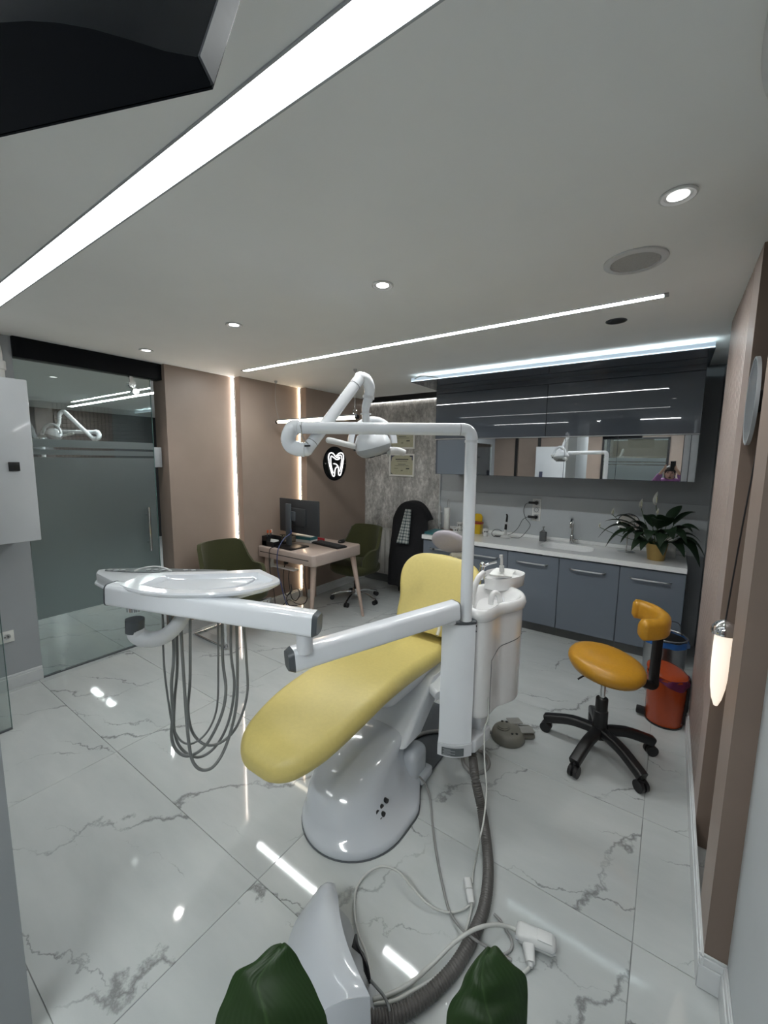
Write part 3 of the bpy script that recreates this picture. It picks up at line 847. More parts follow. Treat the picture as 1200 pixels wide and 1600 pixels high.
f = thing('faucet', 'chrome swan-neck faucet behind the sink basin', 'faucet', (-0.80, 4.580, 0.85))
obj('body', MB().lathe([(0, 0), (0.026, 0), (0.026, 0.006), (0.021, 0.01), (0.021, 0.085), (0.017, 0.092), (0, 0.092)], (-0.80, 4.580, 0.85), 18), 'chrome', f)
obj('spout', MB().tube([(-0.80, 4.580, 0.93), (-0.80, 4.580, 1.06), (-0.80, 4.560, 1.105), (-0.80, 4.515, 1.115), (-0.80, 4.480, 1.085), (-0.80, 4.475, 1.03)], 0.0115, 12, 6), 'chrome', f)
obj('lever', MB().cyl((-0.785, 4.575, 0.895), (-0.738, 4.555, 0.895), 0.012).tube([(-0.742, 4.555, 0.895), (-0.725, 4.547, 0.925), (-0.718, 4.543, 0.945)], 0.005, 8, 3), 'chrome', f)

f = thing('soap_dispenser', 'dark grey soap dispenser with steel pump beside the sink', 'soap dispenser', (-1.075, 4.52, 0.85))
obj('bottle', MB().box((-1.107, 4.490, 0.85), (-1.043, 4.550, 0.952), 0.006), 'soap_grey', f)
obj('pump', MB().lathe([(0, 0.952), (0.018, 0.952), (0.018, 0.968), (0.007, 0.972), (0.007, 0.998), (0.012, 1.0), (0.012, 1.010), (0, 1.010)], (-1.075, 4.52, 0), 14).cyl((-1.075, 4.52, 1.004), (-1.075, 4.478, 1.001), 0.005, seg=8), 'brushed_steel', f)

# wall socket strip with two black plugs
f = thing('wall_socket', 'white triple wall socket above the worktop', 'socket', (-1.187, 4.63, 1.16))
obj('frame', MB().box((-1.232, 4.631, 1.045), (-1.142, 4.6395, 1.29), 0.002), 'frame_white', f)
for k, z in enumerate((1.245, 1.167, 1.09)):
    obj('insert', MB().box((-1.220, 4.628, z - 0.034), (-1.154, 4.6309, z + 0.034), 0.001), 'white_plastic', f)
    obj('receptacle', MB().lathe([(0.020, 0), (0.024, 0), (0.024, 0.004), (0.020, 0.004)], (0, 0, 0), 18, Matrix.Translation((-1.187, 4.628, z)) @ Matrix.Rotation(pi / 2, 4, 'X')).cyl((-1.192, 4.6285, z), (-1.192, 4.627, z), 0.003, seg=8).cyl((-1.182, 4.6285, z), (-1.182, 4.627, z), 0.003, seg=8), 'seam_grey', f)
def plug(z, lab, cord):
    p = thing('power_plug', lab, 'plug', (-1.19, 4.60, z))
    obj('plug_body', MB().cyl((-1.187, 4.622, z), (-1.187, 4.605, z), 0.018, seg=14).bar((-1.185, 4.602, z), (-1.265, 4.600, z), 0.03, 0.026, 0.008), 'black_plastic', p)
    obj('cord', MB().tube(cord, 0.003, 6, 6), 'cable_black', p)
plug(1.245, 'upper black plug in the white triple socket', [(-1.262, 4.60, 1.245), (-1.30, 4.60, 1.22), (-1.315, 4.60, 1.15), (-1.29, 4.60, 1.07), (-1.235, 4.595, 1.00), (-1.27, 4.57, 0.92), (-1.32, 4.53, 0.858), (-1.37, 4.50, 0.8535), (-1.39, 4.49, 0.8535), (-1.405, 4.485, 0.8545)])
plug(1.09, 'lower black plug in the white triple socket', [(-1.262, 4.60, 1.09), (-1.32, 4.595, 1.05), (-1.36, 4.58, 0.96), (-1.42, 4.565, 0.89), (-1.49, 4.555, 0.858), (-1.56, 4.54, 0.8535), (-1.60, 4.51, 0.8535), (-1.57, 4.48, 0.8535), (-1.52, 4.475, 0.8545)])

# curing light on its stand
f = thing('curing_light', 'black and white handheld curing light standing on a round charger base', 'dental tool', (-1.585, 4.46, 0.85))
obj('charger_base', MB().lathe([(0, 0), (0.052, 0), (0.054, 0.008), (0.046, 0.022), (0.024, 0.034), (0.02, 0.045), (0, 0.046)], (-1.585, 4.46, 0.85), 22), 'white_plastic', f)
obj('wand', MB().tube([(-1.585, 4.46, 0.89), (-1.583, 4.46, 0.97), (-1.58, 4.46, 1.03)], lambda t: 0.013 + 0.004 * sin(t * pi), 10, 4), 'white_plastic', f)
obj('grip', MB().cyl((-1.5835, 4.449, 0.945), (-1.5815, 4.449, 1.005), 0.0145, 0.012, 10), 'black_plastic', f)
obj('tip', MB().tube([(-1.58, 4.46, 1.03), (-1.577, 4.46, 1.07), (-1.575, 4.455, 1.10), (-1.580, 4.445, 1.115)], lambda t: 0.012 - 0.004 * t, 8, 4), 'black_plastic', f)
obj('cord', MB().tube([(-1.63, 4.44, 0.858), (-1.70, 4.41, 0.86), (-1.735, 4.44, 0.89), (-1.715, 4.47, 0.925), (-1.67, 4.48, 0.93), (-1.63, 4.47, 0.915)], 0.0035, 6, 6), 'cable_black', f)

f.location.x += 0.125

def cup(x, y, lab, rz=0.0, z0=0.85):
    t = thing('paper_cup', lab, 'cup', (x, y, z0))
    obj('body', MB().lathe([(0, 0), (0.026, 0), (0.034, 0.078), (0.036, 0.080), (0.034, 0.082), (0.031, 0.080), (0.025, 0.004), (0, 0.004)], (x, y, z0), 20), 'paper_white', t)
    d = V(sin(0.45), -cos(0.45), 0)
    s = V(d.y, -d.x, 0)
    for k in (-1, 1):
        c = V(x, y, z0 + 0.055) + (d + s * 0.35 * k).normalized() * 0.0325
        obj('printed_dot', MB().ball(c, (0.008, 0.003, 0.009), 10, Matrix.Rotation(0.4, 4, 'Z')), 'ink_dark', t)
cup(-1.985, 4.31, 'white paper cup with two dark dots behind the headrest, front of the pair')
cup(-2.03, 4.50, 'white paper cup of the pair by the wall, standing behind the other', z0=0.88)
obj_t = thing('cup_box', 'small white box under the rear paper cup', 'box', (-2.03, 4.50, 0.85))
obj('body', MB().box((-2.07, 4.46, 0.8505), (-1.99, 4.54, 0.8795), 0.002), 'paper_white', obj_t)
obj('lid', MB().box((-2.072, 4.458, 0.868), (-1.988, 4.542, 0.8798), 0.001), 'box_card', obj_t)
cup(-1.675, 4.42, 'white paper cup right of the yellow sharps container')

t = thing('sharps_container', 'yellow sharps container with red rim and open yellow lid', 'container', (-1.82, 4.52, 0.85))
obj('bin', MB().loft([[V(-1.82, 4.52, z) + V(x, y, 0) for x, y in rrect(w_, w_ * 0.85, 0.02)] for z, w_ in ((0.8505, 0.105), (0.97, 0.125))]), 'yellow_plastic', t)
obj('rim', MB().loft([[V(-1.82, 4.52, z) + V(x, y, 0) for x, y in rrect(w_, w_ * 0.85, 0.02)] for z, w_ in ((0.968, 0.130), (0.985, 0.130))]), 'red_plastic', t)
obj('lid', MB().prism([(-1.895, 4.58, 0.985), (-1.785, 4.58, 0.985), (-1.782, 4.585, 1.04), (-1.805, 4.59, 1.075), (-1.87, 4.59, 1.075), (-1.895, 4.585, 1.04)], (0, 0.008, 0), 0.002, 1), 'yellow_plastic', t)

t = thing('paper_roll_holder', 'white paper roll on an upright steel holder with a wooden foot', 'paper roll', (-2.19, 4.48, 0.85))
obj('foot', MB().lathe([(0, 0), (0.075, 0), (0.075, 0.012), (0.07, 0.016), (0, 0.016)], (-2.19, 4.48, 0.8505), 24), 'wood_brown', t)
obj('roll', MB().lathe([(0.010, 0.017), (0.036, 0.017), (0.037, 0.02), (0.037, 0.275), (0.036, 0.278), (0.010, 0.278)], (-2.19, 4.48, 0.85), 24), 'paper_white', t)
obj('rod', MB().tube([(-2.19, 4.48, 1.128), (-2.188, 4.48, 1.19), (-2.18, 4.48, 1.225), (-2.172, 4.48, 1.23), (-2.167, 4.48, 1.20), (-2.167, 4.48, 1.135)], 0.004, 8, 5), 'brushed_steel', t)
t = thing('steel_canister', 'grey steel canister behind the white lamp post', 'canister', (-1.94, 4.565, 0.85))
obj('body', MB().lathe([(0, 0.0005), (0.036, 0.0005), (0.036, 0.15), (0.033, 0.155), (0, 0.155)], (-1.94, 4.565, 0.85), 20), 'soap_grey', t)
obj('lid', MB().lathe([(0, 0.155), (0.034, 0.155), (0.034, 0.168), (0.012, 0.172), (0.01, 0.182), (0, 0.182)], (-1.94, 4.565, 0.85), 20), 'brushed_steel', t)
t = thing('teal_folder', 'teal folder lying on the left end of the worktop', 'folder', (-2.17, 4.22, 0.85))
obj('cover', MB().obox((-2.185, 4.235, 0.8535), (0.20, 0.27, 0.005), 0.03, 0.0015, 1).obox((-2.185, 4.235, 0.8755), (0.20, 0.27, 0.004), 0.03, 0.0015, 1).obox((-2.285, 4.232, 0.8645), (0.004, 0.27, 0.026), 0.03, 0.001, 1), 'teal_cover', t)
obj('pages', MB().obox((-2.182, 4.236, 0.8647), (0.19, 0.26, 0.0175), 0.03), 'teal_cover', t)
t = thing('worktop_wall_pipe', 'thin white pipe rising beside the worktop end against the wall', 'pipe', (-2.36, 4.595, 0))
obj('pipe', MB().cyl((-2.345, 4.60, 0.0), (-2.345, 4.60, 1.13), 0.010, seg=10), 'radiator_white', t)
obj('clip', MB().box((-2.362, 4.588, 1.05), (-2.328, 4.618, 1.065), 0.002).box((-2.362, 4.588, 0.9), (-2.328, 4.618, 0.915), 0.002), 'white_plastic', t)

# round table mirror
t = thing('table_mirror', 'round tilted chrome table mirror on a thin stand, left of the potted lily', 'mirror', (-0.30, 4.49, 0.85))
obj('foot', MB().lathe([(0, 0.0005), (0.075, 0.0005), (0.075, 0.006), (0.06, 0.011), (0.008, 0.013), (0, 0.013)], (-0.30, 4.49, 0.85), 30), 'chrome', t)
obj('stem', MB().cyl((-0.30, 4.49, 0.86), (-0.30, 4.49, 1.045), 0.006, seg=10), 'chrome', t)
Mm = Matrix.Translation((-0.300, 4.485, 1.125)) @ Matrix.Rotation(radians(8), 4, 'Z') @ Matrix.Rotation(radians(68), 4, 'X')
obj('rim', MB().lathe([(0.088, -0.006), (0.095, -0.004), (0.095, 0.004), (0.088, 0.006)], (0, 0, 0), 36, Mm), 'chrome', t)
obj('mirror_glass', MB().lathe([(0, -0.004), (0.0885, -0.004), (0.0885, 0.004), (0, 0.004)], (0, 0, 0), 36, Mm), 'mirror_silver', t)
t = thing('white_card_box', 'white square box behind the gold plant pot', 'box', (0.06, 4.50, 0.85))
obj('box', MB().box((-0.03, 4.46, 0.8505), (0.085, 4.60, 1.01), 0.002), 'box_card', t)
obj('lid', MB().box((-0.032, 4.458, 0.985), (0.087, 4.602, 1.012), 0.002), 'paper_white', t)

# ---------------------------------------------------------------- potted peace lily
def leaf(mb, base, tip, width, sag, roll=0.0, n=9, fold=0.25, stalk=0.35, droop=0.0):
    base, tip = V(base), V(tip)
    d = tip - base
    side = d.cross(V(0, 0, 1))
    side = side.normalized() if side.length > 1e-4 else V(1, 0, 0)
    up = side.cross(d).normalized()
    side, up = side * cos(roll) + up * sin(roll), up * cos(roll) - side * sin(roll)
    grid = []
    for i in range(n + 1):
        t = i / n
        p = base + d * t + V(0, 0, 1) * (sag * 4 * t * (1 - t)) - V(0, 0, 1) * droop * t ** 3
        wd = width * (sin(pi * min(1, t ** 0.8)) ** 0.75 if 0 < t < 1 else 0.02) + 0.0006
        row = []
        for j in range(-2, 3):
            s = j / 2
            row.append(p + side * wd * s + up * wd * fold * (abs(s) - 0.3))
        grid.append(row)
    mb.sheet(grid, 0.0012)

def lily_leaf(root, c, az, elev, stalk_len, leaf_len, width, sag, droop=0.0, roll=0.0, m='leaf_lily'):
    d = V(cos(az) * cos(elev), sin(az) * cos(elev), sin(elev))
    p0 = V(c)
    p1 = p0 + V(d.x * 0.75, d.y * 0.75, max(d.z, 0.35) + 0.1).normalized() * stalk_len
    mb = MB()
    e2 = elev - 0.35
    d2 = V(cos(az) * cos(e2), sin(az) * cos(e2), sin(e2))
    leaf(mb, p1, p1 + d2 * leaf_len, width, sag, roll, droop=droop)
    o = obj('leaf', mb, m, root, 60)
    obj('stalk', MB().tube([p0, p0.lerp(p1, 0.5) + V(0, 0, 0.01), p1 + d2 * 0.01], 0.0032, 6, 4), 'stem_green', o)

PX, PY = -0.058, 4.27
t = thing('peace_lily', 'peace lily with white flowers in a gold pot on the worktop end', 'potted plant', (PX, PY, 0.85))
obj('pot', MB().lathe([(0, 0.0005), (0.062, 0.0005), (0.064, 0.004), (0.083, 0.14), (0.085, 0.146), (0.080, 0.146), (0.077, 0.125), (0, 0.125)], (PX, PY, 0.85), 32), 'pot_gold', t)
obj('soil', MB().lathe([(0, 0.128), (0.04, 0.131), (0.0765, 0.1265), (0.0765, 0.1255), (0, 0.1255)], (PX, PY, 0.85), 20), 'soil', t)
cz = (PX, PY, 0.975)
R = radians
spec = [  # azimuth, elevation, stalk, leaf length, width, sag, droop
    (178, 38, 0.16, 0.30, 0.038, 0.03, 0.04), (186, 26, 0.22, 0.26, 0.040, 0.02, 0.14), (196, 22, 0.18, 0.22, 0.038, 0.02, 0.15),
    (165, 45, 0.18, 0.26, 0.036, 0.03, 0.05), (20, 58, 0.20, 0.20, 0.048, 0.03, 0.0), (40, 72, 0.20, 0.20, 0.04, 0.02, 0.0),
    (-6, 44, 0.16, 0.18, 0.034, 0.03, 0.04), (-14, 24, 0.12, 0.215, 0.034, 0.03, 0.12), (-22, 12, 0.13, 0.19, 0.046, 0.03, 0.16),
    (6, 30, 0.14, 0.17, 0.030, 0.02, 0.06), (215, 30, 0.13, 0.20, 0.036, 0.03, 0.10), (235, 40, 0.12, 0.18, 0.040, 0.02, 0.09),
    (255, 45, 0.12, 0.18, 0.044, 0.03, 0.10), (275, 40, 0.12, 0.18, 0.044, 0.03, 0.12), (295, 48, 0.14, 0.18, 0.046, 0.03, 0.10),
    (315, 42, 0.13, 0.19, 0.040, 0.03, 0.10), (335, 50, 0.15, 0.18, 0.040, 0.03, 0.06), (265, 68, 0.16, 0.19, 0.040, 0.02, 0.05),
    (120, 60, 0.16, 0.20, 0.040, 0.03, 0.05), (80, 60, 0.16, 0.20, 0.040, 0.03, 0.05), (290, 70, 0.18, 0.18, 0.046, 0.02, 0.04),
    (200, 55, 0.13, 0.20, 0.036, 0.03, 0.06), (225, 15, 0.10, 0.14, 0.032, 0.02, 0.08), (318, 14, 0.10, 0.15, 0.034, 0.02, 0.08),
    (244, 22, 0.08, 0.15, 0.036, 0.02, 0.07), (282, 20, 0.08, 0.15, 0.036, 0.02, 0.08), (208, 40, 0.15, 0.18, 0.038, 0.02, 0.09)]
for i, (az, el, sl, ll, wd, sg, dr) in enumerate(spec):
    a = R(az)
    c0 = (PX + 0.03 * cos(a), PY + 0.03 * sin(a), 0.975)
    lily_leaf(t, c0, a, R(el), sl, ll, wd * 1.35, sg, dr, random.uniform(-0.35, 0.35))
def flower(x, z, dx, size, y=4.27):
    top = V(x, y, z)
    st = obj('flower_stem', MB().tube([(PX + dx * 0.2, PY, 0.97), (PX + (x - PX) * 0.5 + dx, y, 0.97 + (z - 0.97) * 0.5), top], 0.0028, 6, 6), 'stem_green', t)
    mb = MB()
    leaf(mb, top - V(0.0, 0, 0.005), top + V(0.006, 0.0, size * 1.9), size * 0.80, 0.0, 0.2, 8, 0.5)
    sp = obj('spathe', mb, 'spathe_white', t, 60)
    obj('spadix', MB().ball(top + V(0.002, -0.012, size * 0.8), (0.006, 0.006, size * 0.5), 10), 'cert_paper', sp)
flower(-0.092, 1.335, 0.01, 0.062, 4.22)
flower(-0.20, 1.295, -0.015, 0.045)
flower(-0.075, 1.255, 0.0, 0.030, 4.20)
flower(-0.415, 1.215, -0.03, 0.036)
flower(-0.515, 1.09, -0.06, 0.024)

# ================================================================ ALONG THE BACK WALL
def certificate(z0, z1, lab):
    t = thing('framed_certificate', lab, 'picture', (-2.94, 4.612, (z0 + z1) / 2))
    x0, x1 = -3.125, -2.735
    b = MB()
    for lo, hi in (((x0, z0), (x1, z0 + 0.022)), ((x0, z1 - 0.022), (x1, z1)), ((x0, z0 + 0.022), (x0 + 0.022, z1 - 0.022)), ((x1 - 0.022, z0 + 0.022), (x1, z1 - 0.022))):
        b.box((lo[0], 4.592, lo[1]), (hi[0], 4.6148, hi[1]), 0.002, 1)
    obj('frame', b, 'frame_white', t)
    obj('paper', MB().box((x0 + 0.022, 4.606, z0 + 0.022), (x1 - 0.022, 4.612, z1 - 0.022)), 'cert_paper', t)
    b = MB()
    def line(cx, w, z, h=0.006):
        b.box((-2.93 + cx - w / 2, 4.6052, z - h / 2), (-2.93 + cx + w / 2, 4.606, z + h / 2))
    zc = (z0 + z1) / 2
    line(0, 0.20, zc + 0.075, 0.011); line(0, 0.16, zc + 0.05, 0.004); line(0, 0.12, zc + 0.012, 0.006)
    line(0, 0.21, zc - 0.008, 0.004); line(-0.09, 0.06, zc - 0.045, 0.005); line(0.09, 0.05, zc - 0.045, 0.012); line(0, 0.03, zc - 0.07, 0.008)
    obj('print', b, 'ink_dark', t)
    b = MB()
    b.prism([(x0 + 0.023, 4.6045, z1 - 0.023), (x0 + 0.09, 4.6045, z1 - 0.023), (x0 + 0.04, 4.6045, z1 - 0.045), (x0 + 0.023, 4.6045, z1 - 0.11)], (0, 0.001, 0))
    b.box((x1 - 0.075, 4.6045, z1 - 0.04), (x1 - 0.025, 4.606, z1 - 0.023)).box((x1 - 0.043, 4.6045, z1 - 0.085), (x1 - 0.025, 4.606, z1 - 0.04))
    b.prism([(x0 + 0.023, 4.6045, z0 + 0.05), (x0 + 0.023, 4.6045, z0 + 0.035), (x0 + 0.045, 4.6045, z0 + 0.023), (x0 + 0.055, 4.6045, z0 + 0.023)], (0, 0.001, 0))
    obj('corner_mark', b, 'ink_navy', t)
certificate(1.478, 1.775, 'lower white framed certificate on the concrete paper')
certificate(1.835, 2.135, 'upper white framed certificate partly hidden by the dental lamp')

t = thing('radiator', 'white panel radiator on the wall behind the green office chair', 'radiator', (-3.27, 4.56, 0.12))
b = MB()
for k in range(7):
    x = -3.535 + 0.079 * k
    b = MB().box((x, 4.545, 0.135), (x + 0.070, 4.565, 0.745), 0.006)
    obj('panel', b, 'radiator_white', t)
obj('top_grille', MB().box((-3.54, 4.54, 0.748), (-2.985, 4.606, 0.768), 0.004), 'radiator_white', t)
obj('body', MB().box((-3.535, 4.565, 0.125), (-2.99, 4.604, 0.747), 0.003), 'radiator_white', t)
obj('valve', MB().cyl((-2.975, 4.575, 0.16), (-2.94, 4.575, 0.16), 0.012, seg=10).cyl((-2.945, 4.575, 0.0), (-2.945, 4.575, 0.17), 0.008, seg=8), 'brushed_steel', t)

# black coat and plaid scarf over a high-backed chair
t = thing('high_back_chair', 'black high-backed chair under a black coat beside the worktop', 'chair', (-2.62, 4.33, 0))
obj('backrest', MB().obox((-2.60, 4.335, 0.76), (0.34, 0.06, 0.56), 0.0, 0.03), 'black_plastic', t)
obj('seat', MB().obox((-2.60, 4.475, 0.46), (0.42, 0.24, 0.07), 0.0, 0.03), 'black_plastic', t)
for sx in (-1, 1):
    for yy in (4.385, 4.56):
        obj('leg', MB().cyl((-2.60 + sx * 0.18, yy, 0.43), (-2.60 + sx * 0.20, yy, 0.0), 0.016, 0.012, 10), 'black_plastic', t)
def coatgrid():
    grid = []
    for i in range(25):
        v = i / 24
        a = v * 1.0
        row = []
        for j in range(13):
            u = j / 12 - 0.5
            if v < 0.12:
                z = 1.195 - 0.01 * v - (abs(u) * 2) ** 2.6 * 0.22
                yy = 4.42 - v / 0.12 * 0.14
                hw = 0.25
            else:
                q = (v - 0.12) / 0.88
                z = 1.19 - (abs(u) * 2) ** 2.6 * 0.22 * (1 - q) - q * 1.07
                yy = 4.275 - 0.07 * min(1, q * 1.6) ** 1.5 - 0.02 * sin(u * 22 + q * 4) * q
                hw = 0.25 + 0.035 * q
            row.append((-2.605 + u * 2 * hw, yy + 0.03 * (abs(u) * 2) ** 2, z))
        grid.append(row)
    return grid
ct = tag(obj('coat', MB().sheet(coatgrid(), 0.012), 'coat_black', None, 70), 'long black coat draped over the high-backed chair', 'coat')
grid = []
for i in range(12):
    v = i / 11
    row = []
    for j in range(6):
        u = j / 5 - 0.5
        x = -2.585 - 0.05 * v + u * (0.085 + 0.09 * v)
        z = 1.10 - 0.42 * v
        q = (1.19 - z) / 1.07
        yy = 4.275 - 0.07 * min(1, q * 1.6) ** 1.5 - 0.040
        row.append((x, yy + 0.012 * sin(u * 12), z))
    grid.append(row)
tag(obj('scarf', MB().sheet(grid, 0.008), 'plaid_cloth', None, 70), 'grey plaid scarf hanging over the front of the black coat', 'scarf')

# neon tooth sign on the third pink panel
XS = -3.545
t = thing('neon_sign', 'round black sign with a white neon tooth on the pink wall', 'sign', (XS, 3.972, 1.637))
obj('disc', MB().lathe([(0, 0.001), (0.214, 0.001), (0.217, 0.004), (0.214, 0.012), (0, 0.012)], (0, 0, 0), 48, Matrix.Translation((XS, 3.972, 1.637)) @ Matrix.Rotation(pi / 2, 4, 'Y')), 'black_gloss', t)
def neon(pts):
    # sign plane coordinates read off the disc: u to the right (+y), v up, in disc radii
    P = [(XS + 0.022, 3.972 + u * 0.217, 1.637 + v * 0.217) for u, v in pts]
    obj('neon_tube', MB().tube(P, 0.0058, 6, 6), 'neon_white', t)
def pxn(l):
    return [((x - 562) / 305.0, -(y - 595) / 460.0) for x, y in l]
neon(pxn([(665, 425), (640, 440), (600, 435), (555, 400), (510, 345), (470, 312), (430, 310), (390, 345), (372, 420), (380, 520), (400, 640), (440, 800), (470, 890), (500, 935), (525, 915), (535, 840), (545, 750), (575, 700), (610, 680)]))
neon(pxn([(585, 385), (620, 345), (665, 310), (715, 300), (755, 330), (775, 400), (765, 520), (745, 650), (720, 790), (690, 890), (665, 915), (640, 890), (632, 810), (635, 720), (610, 650), (560, 605), (505, 595)]))
neon(pxn([(495, 850), (470, 780), (440, 650), (428, 520), (430, 430), (450, 395), (480, 410), (530, 450), (580, 485), (630, 480), (680, 440)]))
neon(pxn([(665, 810), (690, 720), (715, 590), (728, 480), (725, 410), (700, 370), (660, 370), (615, 400)]))
for u in (-0.83, 0.9):
    obj('screw', MB().ball((XS + 0.013, 3.972 + u * 0.217, 1.637), (0.004, 0.007, 0.007), 8), 'chrome', t)

# ================================================================ DESK GROUP
t = thing('desk', 'beige pink desk with rounded top and splayed wooden legs', 'desk', (-3.2, 3.2, 0))
DX0, DX1, DY0, DY1 = -3.640, -2.80, 2.83, 3.59
b = MB()
prof = []
b.prism([(DX0, DY0, 0.63), (DX1 - 0.03, DY0, 0.63), (DX1, DY0 + 0.03, 0.63), (DX1, DY1 - 0.03, 0.63), (DX1 - 0.03, DY1, 0.63), (-3.530, DY1, 0.63), (-3.530, 3.468, 0.63), (DX0, 3.468, 0.63)], (0, 0, 0.12), 0.014, 3)
obj('top', b, 'desk_beige', t)
obj('drawer_gap', MB().box((DX0 + 0.03, DY0 - 0.0012, 0.686), (DX1 - 0.07, DY0 + 0.004, 0.694)), 'dark_gap', t)
for (x, y, fx, fy) in ((DX1 - 0.07, DY0 + 0.07, DX1 - 0.03, DY0 - 0.02), (DX1 - 0.07, DY1 - 0.08, -2.63, 3.40), (DX0 + 0.08, DY0 + 0.07, DX0 + 0.02, DY0 + 0.0), (DX0 + 0.14, DY1 - 0.07, -3.51, DY1 - 0.02)):
    obj('leg', MB().cyl((x, y, 0.635), (fx, fy, 0.0), 0.032, 0.014, 16), 'desk_leg_wood', t)
obj('cable_tray', MB().box((DX0 + 0.03, DY0 + 0.09, 0.50), (DX0 + 0.10, DY0 + 0.13, 0.63), 0.004).box((DX0 + 0.02, DY0 + 0.12, 0.50), (DX0 + 0.42, DY0 + 0.20, 0.515), 0.003), 'frame_white', t)

t = thing('monitor', 'black computer monitor seen from behind on the desk', 'monitor', (-3.33, 3.07, 0.75))
mrot = radians(-3)
Mo = Matrix.Translation((-3.24, 3.06, 0)) @ Matrix.Rotation(mrot, 4, 'Z')
def mo(mb):
    bmesh.ops.transform(mb.bm, matrix=Mo, verts=mb.bm.verts); return mb
obj('screen_shell', mo(MB().box((-0.31, -0.012, 0.895), (0.31, 0.012, 1.262), 0.006).box((-0.13, -0.03, 0.98), (0.13, -0.008, 1.17), 0.012)), 'monitor_grey', t)
obj('display', mo(MB().box((-0.302, 0.0122, 0.905), (0.302, 0.0132, 1.254))), 'black_gloss', t)
obj('stand', mo(MB().box((-0.135, -0.075, 0.765), (-0.06, -0.05, 1.215), 0.006).box((-0.12, -0.052, 1.03), (-0.02, -0.025, 1.13), 0.006)), 'dark_grey_plastic', t)
obj('foot', mo(MB().box((-0.165, -0.20, 0.7502), (0.10, 0.05, 0.766), 0.004)), 'black_plastic', t)

t = thing('keyboard', 'black keyboard on the desk behind the monitor', 'keyboard', (-3.0, 3.36, 0.75))
Kb = Matrix.Translation((-3.03, 3.30, 0.7505)) @ Matrix.Rotation(radians(-8), 4, 'Z')
def kb(mb):
    bmesh.ops.transform(mb.bm, matrix=Kb, verts=mb.bm.verts); return mb
obj('case', kb(MB().box((-0.22, -0.07, 0), (0.22, 0.07, 0.018), 0.004)), 'black_plastic', t)
kk = MB()
for r_ in range(5):
    for c_ in range(15):
        kk.box((-0.21 + c_ * 0.0282, -0.06 + r_ * 0.0242, 0.018), (-0.21 + c_ * 0.0282 + 0.023, -0.06 + r_ * 0.0242 + 0.02, 0.024))
tag(obj('keys', kb(kk), 'monitor_grey', t, 0), kind='stuff')
t = thing('computer_mouse', 'black computer mouse near the desk edge', 'mouse', (-3.02, 3.50, 0.75))
obj('shell', MB().ball((-3.02, 3.50, 0.766), (0.034, 0.056, 0.022), 16), 'black_plastic', t)
obj('wheel', MB().cyl((-3.025, 3.53, 0.783), (-3.015, 3.53, 0.783), 0.008, seg=10), 'dark_grey_plastic', t)

t = thing('pen_tray', 'black wire desk organiser at the wall end of the desk', 'organiser', (-3.52, 2.94, 0.75))
b = MB()
b.box((-3.61, 2.86, 0.7505), (-3.42, 2.98, 0.757), 0.002)
for x0, y0, x1, y1, hh in ((-3.61, 2.86, -3.42, 2.864, 0.05), (-3.61, 2.976, -3.42, 2.98, 0.10), (-3.61, 2.86, -3.606, 2.98, 0.10), (-3.424, 2.86, -3.42, 2.98, 0.05), (-3.54, 2.86, -3.536, 2.98, 0.10), (-3.61, 2.86, -3.536, 2.864, 0.10)):
    b.box((x0, y0, 0.755), (x1, y1, 0.755 + hh))
obj('case', b, 'black_plastic', t)
obj('note_cards', MB().obox((-3.48, 2.92, 0.79), (0.10, 0.03, 0.065), 0, 0.002, 1, rx=-0.25), 'paper_white', t)
def pen(x, y, lean, m, lab):
    p = thing('pen', lab, 'pen', (x, y, 0.757))
    a, c = V(x, y, 0.758), V(x + lean, y + 0.01, 0.885)
    obj('barrel', MB().cyl(a, c, 0.005, seg=8), 'dark_grey_plastic', p)
    obj('cap', MB().cyl(c, c + (c - a).normalized() * 0.03, 0.0095, 0.009, 8), m, p)
pen(-3.585, 2.90, 0.010, 'orange_tip', 'orange tipped pen, left of the pens in the desk organiser')
pen(-3.575, 2.925, 0.018, 'orange_tip', 'orange tipped pen, right of the pens in the desk organiser')
pen(-3.560, 2.95, -0.012, 'paper_white', 'white capped pen in the desk organiser')
t = thing('glove_box', 'white and teal tissue box behind the monitor stand', 'box', (-3.42, 3.30, 0.75))
obj('carton', MB().obox((-3.40, 3.30, 0.79), (0.26, 0.13, 0.078), 0.1, 0.002, 1), 'paper_white', t)
obj('band', MB().obox((-3.40, 3.30, 0.80), (0.262, 0.132, 0.035), 0.1, 0.001, 1), 'teal_cover', t)
t = thing('glass_box', 'clear plastic box behind the desk organiser', 'box', (-3.52, 3.2, 0.75))
obj('box', MB().box((-3.60, 3.105, 0.7505), (-3.46, 3.215, 0.83), 0.004), 'clear_glass', t)
obj('lid', MB().box((-3.602, 3.103, 0.826), (-3.458, 3.217, 0.834), 0.002), 'clear_glass', t)
t = thing('stapler', 'small red stapler behind the monitor', 'stapler', (-3.28, 3.44, 0.75))
obj('base', MB().obox((-3.29, 3.44, 0.757), (0.10, 0.03, 0.012), 0.4, 0.003), 'red_plastic', t)
obj('arm', MB().obox((-3.29, 3.44, 0.775), (0.10, 0.028, 0.018), 0.4, 0.005, ry=0.1), 'red_plastic', t)
t = thing('power_adapter', 'black power adapter on the desk beside the monitor foot', 'adapter', (-3.40, 2.93, 0.75))
obj('brick', MB().obox((-3.50, 3.045, 0.768), (0.12, 0.055, 0.034), 0.25, 0.006), 'black_plastic', t)
